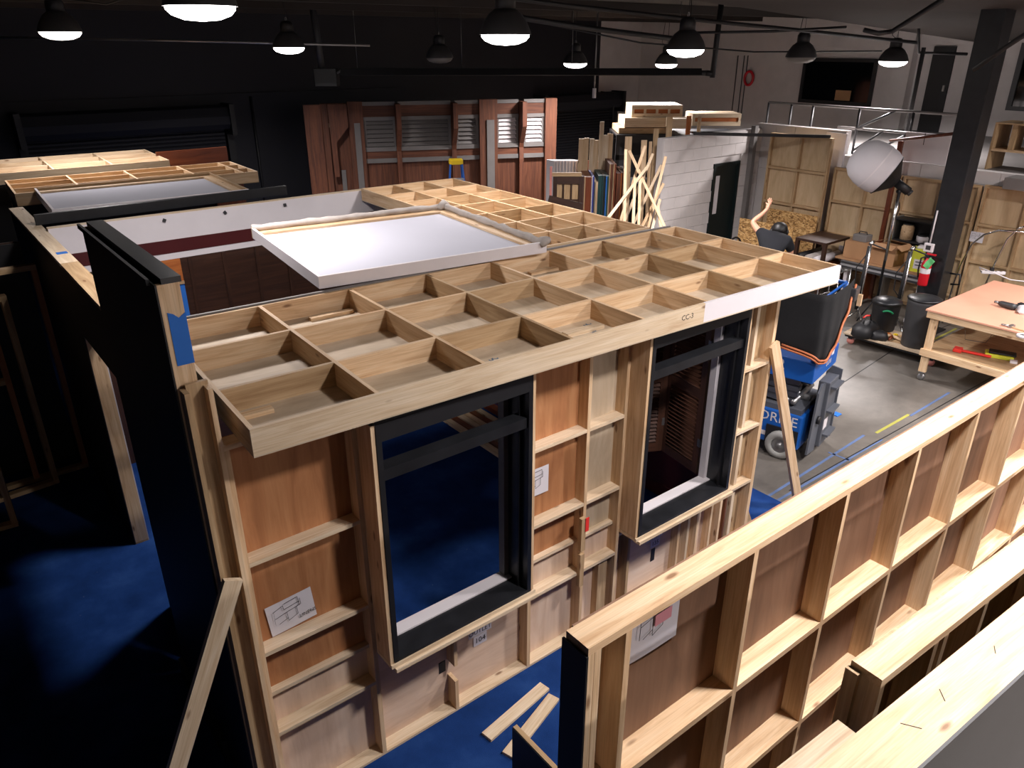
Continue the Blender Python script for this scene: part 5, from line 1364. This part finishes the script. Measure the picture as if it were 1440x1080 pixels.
# ================================================================ lumber racks on the mezzanine at far right
mz = 2.28
rk2 = thing('lumber_shelf', 'pale lumber shelf bay on the mezzanine right of the column', 'shelf', (13.5, 3.0, mz))
box('shelf_board', PINE, (0, 0, 0.28), (0.6, 2.0, 0.31), rk2); box('top_board', PINE_DULL, (0, 0, 0.68), (0.6, 2.0, 0.70), rk2)
for y in (0.0, 0.55, 1.1, 1.97): box('divider', PINE_DULL, (0, y, 0), (0.6, y + 0.03, 0.68), rk2)
for k in range(9):
    y = [3.06, 3.2, 3.34, 3.6, 3.74, 3.88, 4.2, 4.45, 4.7][k]
    o = box('stored_plank', random.choice([PINE, PINE_DULL, LIDPLY]), (13.56, y, mz + 0.311), (13.9, y + 0.07, mz + 0.60 + 0.05 * (k % 3)))
    tag(o, 'plank stored upright on the mezzanine lumber shelf right of the column', 'board', 'planks on the mezzanine shelf')
for k in range(4):
    y = [3.1, 3.35, 3.7, 4.3][k]
    o = box('plywood_offcut', [OSB, PINE_DULL, LIDPLY, PINE_DULL][k], (13.55, y, mz + 0.001), (13.95, y + 0.05, mz + 0.25))
    tag(o, 'small panel leaning in the lower bay of the mezzanine lumber shelf', 'board', 'panels in the lower mezzanine bay')
tag(box('grey_counter', GREYPAINT, (12.7, 2.0, 2.14), (13.12, 4.4, 2.30)), 'grey counter top board above the pale flats at far right', 'board')
w3 = struct(thing('window_2', 'dark window at the upper right edge', 'window', (XR, 5.2, 2.9)))
box('window_frame', DKGREY, (-0.06, 1.4, 0), (0, 1.5, 1.2), w3); box('window_frame', DKGREY, (-0.06, 0, -0.08), (0, 1.5, 0), w3); box('window_pane', GLASSDK, (-0.03, 0, 0), (-0.01, 1.4, 1.2), w3)
tag(tube('upper_hand_rail', STEEL, [(14.6, 4.9, 3.2), (14.6, 2.5, 3.25)], 0.02), 'thin hand rail above the mezzanine lumber shelf', 'rail')

# ================================================================ scissor lift
lf = thing('scissor_lift', 'blue scissor lift with black fabric round its platform beside the window wall', 'lift', (6.75, 3.64, 0), math.radians(13))
box('chassis', BLUE, (0.03, 0.0, 0.12), (0.72, 1.45, 0.52), lf, bev=0.02)
box('chassis_deck', MIDGREY, (0.05, 0.03, 0.52), (0.70, 1.42, 0.58), lf)
box('wheel_arch', BLACK, (0.012, 0.02, 0.02), (0.03, 0.36, 0.34), lf)
for y in (0.18, 1.25):
    for x in (0.0, 0.70):
        lathe('tyre', TYRE, [(0.085, -0.02), (0.085, -0.05), (0.14, -0.05), (0.155, -0.035), (0.155, 0.035), (0.14, 0.05), (0.085, 0.05), (0.085, 0.02)], lf, (x, y, 0.155), (0, HP, 0), 24, 'lt', cap=False)
        w_ = lathe('wheel_hub', STEEL, [(0, -0.05), (0.025, -0.05), (0.03, -0.025), (0.06, -0.02), (0.075, -0.035), (0.086, -0.035), (0.086, 0.035), (0.075, 0.035), (0.06, 0.02), (0.03, 0.025), (0.025, 0.05), (0.0, 0.05)], lf, (x, y, 0.155), (0, HP, 0), 18, 'lh')
text('lettering', 'E-DRIVE', 0.155, WHITE, lf, (0.0285, 0.315, 0.43), (HP, 0, -HP))
box('side_label', WHITE, (0.026, 0.42, 0.27), (0.0295, 0.72, 0.32), lf); box('side_label', WHITE, (0.026, 0.36, 0.20), (0.0295, 0.44, 0.25), lf)
for k in range(4):
    s = 1 if k % 2 else -1
    z = 0.62 + 0.07 * (k // 2) * 2
    for x in (0.14, 0.56):
        board('scissor_arm', MIDGREY, (x, 0.12, z + (0.10 if s > 0 else 0)), (x, 1.3, z + (0 if s > 0 else 0.10)), 0.05, 0.07, lf)
for y in (0.14, 0.22, 1.28):
    tube('pivot_pin', STEEL, [(0.07, y, 0.64), (0.66, y, 0.64)], 0.028, lf, 10)
tube('hydraulic_cylinder', STEEL, [(0.36, 0.05, 0.60), (0.36, 0.9, 0.74)], 0.04, lf, 10)
# grey ladder unit at the front end
prism('ladder_side', MIDGREY, [(-0.02, 0.10), (0.22, 0.06), (0.26, 0.84), (0.12, 0.88), (0.04, 0.80)], 0.02, lf, (0.06, -0.10, 0), (0, 0, 0))
prism('ladder_side', MIDGREY, [(0, 0.12), (0.16, 0.12), (0.16, 0.92), (0.05, 0.94), (0, 0.86)], 0.02, lf, (0.60, 0.0, 0), (0, 0, -HP))
box('ladder_panel', MIDGREY, (0.30, -0.14, 0.10), (0.60, -0.02, 0.86), lf, bev=0.01)
for z in (0.22, 0.50, 0.78):
    box('step', MIDGREY, (0.34, -0.20, z), (0.60, -0.12, z + 0.025), lf)
box('warning_label', WHITE, (0.32, -0.1425, 0.30), (0.44, -0.1405, 0.42), lf)
tube('socket', BLACK, [(0.20, -0.10, 0.46), (0.20, -0.13, 0.46)], 0.045, lf, 14)
# platform
box('platform_skirt', BLUE, (0.0, -0.04, 0.92), (0.76, 1.5, 1.15), lf, bev=0.01)
text('lettering', '2', 0.16, WHITE, lf, (-0.002, 0.30, 1.06), (HP, 0, -HP)); text('lettering', '5', 0.06, WHITE, lf, (-0.002, 0.27, 0.96), (HP, 0, -HP))
text('lettering', 'LUXI', 0.075, WHITE, lf, (0.46, -0.042, 1.02), (HP, 0, 0))
box('side_label', WHITE, (0.52, -0.043, 1.08), (0.60, -0.0405, 1.13), lf)
for x in (0.03, 0.73):
    for y in (0.0, 0.75, 1.46):
        tube('guard_post', BLUE, [(x, y, 1.15), (x, y, 1.82)], 0.024, lf, 8)
for z in (1.5, 1.82):
    tube('guard_tube', BLUE, [(0.03, 0.0, z), (0.73, 0.0, z), (0.73, 1.46, z), (0.03, 1.46, z)], 0.022, lf, 8, True)
# quilted black fabric hung over the guard rails, gathered to a point at the near corner
n = 15; rows = 9
vs, fs = [], []
path = [(-0.05, 1.5), (-0.06, 1.0), (-0.06, 0.5), (-0.07, -0.02), (0.05, -0.09), (0.30, -0.10), (0.55, -0.10), (0.72, -0.08)]
def along(f):
    f = f * (len(path) - 1); i = min(int(f), len(path) - 2); g = f - i
    return Vector(path[i]).lerp(Vector(path[i + 1]), g)
for r_ in range(rows + 1):
    for c_ in range(n * 3 + 1):
        f = c_ / (n * 3); p = along(f)
        low = 1.30 - 0.14 * math.exp(-((f - 0.55) / 0.16) ** 2) + 0.50 * max(0, f - 0.70) / 0.30
        z = low + (1.88 - low) * r_ / rows
        w = 0.012 * math.sin(c_ * 1.1) * (1 - r_ / rows)
        vs.append((p.x + w - 0.004, p.y + w * .6, z))
m_ = n * 3 + 1
for r_ in range(rows):
    for c_ in range(m_ - 1): fs.append((r_ * m_ + c_, r_ * m_ + c_ + 1, (r_ + 1) * m_ + c_ + 1, (r_ + 1) * m_ + c_))
fb = obj('fabric_cover', mesh_from(vs, fs, FABRIC_BLK, True), None, lf)
sd = fb.modifiers.new('thick', 'SOLIDIFY'); sd.thickness = 0.008
for dd in (0.0, 0.03):
    tube('fabric_cord', COPPER, [(v[0] - 0.012, v[1] - 0.012 - dd * 0.3, v[2] + dd) for v in vs[:m_]][m_ // 3:], 0.012, lf, 6)
box('control_box', DKGREY, (0.62, -0.14, 1.66), (0.78, -0.02, 1.80), lf, bev=0.01); box('control_grip', PINE, (0.72, -0.18, 1.60), (0.76, -0.14, 1.72), lf)

def first(t, n): return [o for o in t.children if o.name.split('.')[0] == n][0]
def nest(t, kids, host):
    h = first(t, host)
    for o in list(t.children):
        if o.name.split('.')[0] in kids and o is not h: under(o, h)
nest(lf, ('wheel_arch',), 'chassis')
for o in list(lf.children):
    if o.name.split('.')[0] in ('lettering', 'side_label'):
        under(o, first(lf, 'platform_skirt') if o.location.z > 0.7 else first(lf, 'chassis'))
nest(lf, ('warning_label', 'step'), 'ladder_panel')
nest(fe, ('lever',), 'valve'); nest(fe, ('label_band', 'green_tag'), 'cylinder')
nest(ts, ('screen',), 'case'); nest(ps, ('socket', 'plug'), 'strip_body')
nest(ls, ('seam_ring',), 'diffuser'); nest(ls, ('head_cap',), 'lamp_head')
nest(pe, ('earmuff_band', 'ear_cup'), 'hair_cap'); nest(pe, ('eye', 'nose', 'mouth'), 'body')
for t in bpy.data.objects:
    if t.name.startswith('plan_sheet') or t.name.startswith('note_sheet'): nest(t, ('plan_line', 'pink_room', 'writing'), 'sheet')
    if t.name.startswith('outlet_label'): nest(t, ('lettering',), 'card')
    if t.name.startswith('work_table'):
        legs = [o for o in t.children if o.name.split('.')[0] == 'leg']
        for o in list(t.children):
            if o.name.split('.')[0] in ('caster_wheel', 'caster_plate', 'caster_fork'):
                under(o, min(legs, key=lambda l: (l.location.xy - o.location.xy).length))
# ================================================================ dim timber frames at the far left edge
for k, (x, y, h) in enumerate(((-0.45, 7.95, 2.0), (-0.15, 8.2, 2.2), (-0.9, 7.5, 1.5))):
    t = thing('timber_frame', ['dim brown timber frame standing at the far left edge', 'dim taller timber frame at far left, behind the first', 'low dim timber frame nearest at the far left edge'][k], 'frame', (x, y, 0), math.radians(6 - 5 * k))
    for u in (0, 0.45, 0.9): box('stud', PINE_DULL if k != 1 else LAUAN, (u, 0, 0.05), (u + 0.05, 0.08, h), t)
    for z in (0, h * .5, h - 0.05): box('rail', PINE_DULL, (0 if z != h * .5 else 0.05, 0, z), (0.95 if z != h * .5 else 0.45, 0.08, z + 0.05), t)

bfl = thing('added_black_screen', 'added black panel hiding lit floor at the far left edge beyond the side wall', 'flat', (-3.2, 8.55, 0))  # added black panel hides the lit floor so this edge reads dark
box('black_skin', BLACK, (0, 0, 0), (3.95, 0.01, 2.35), bfl)
for u in (0.0, 1.3, 2.6, 3.91): box('stud', DKBROWN, (u, 0.01, 0), (u + 0.04, 0.08, 2.35), bfl)
for z in (0.0, 2.31): box('rail', DKBROWN, (0.04, 0.08, z), (3.91, 0.10, z + 0.04), bfl)
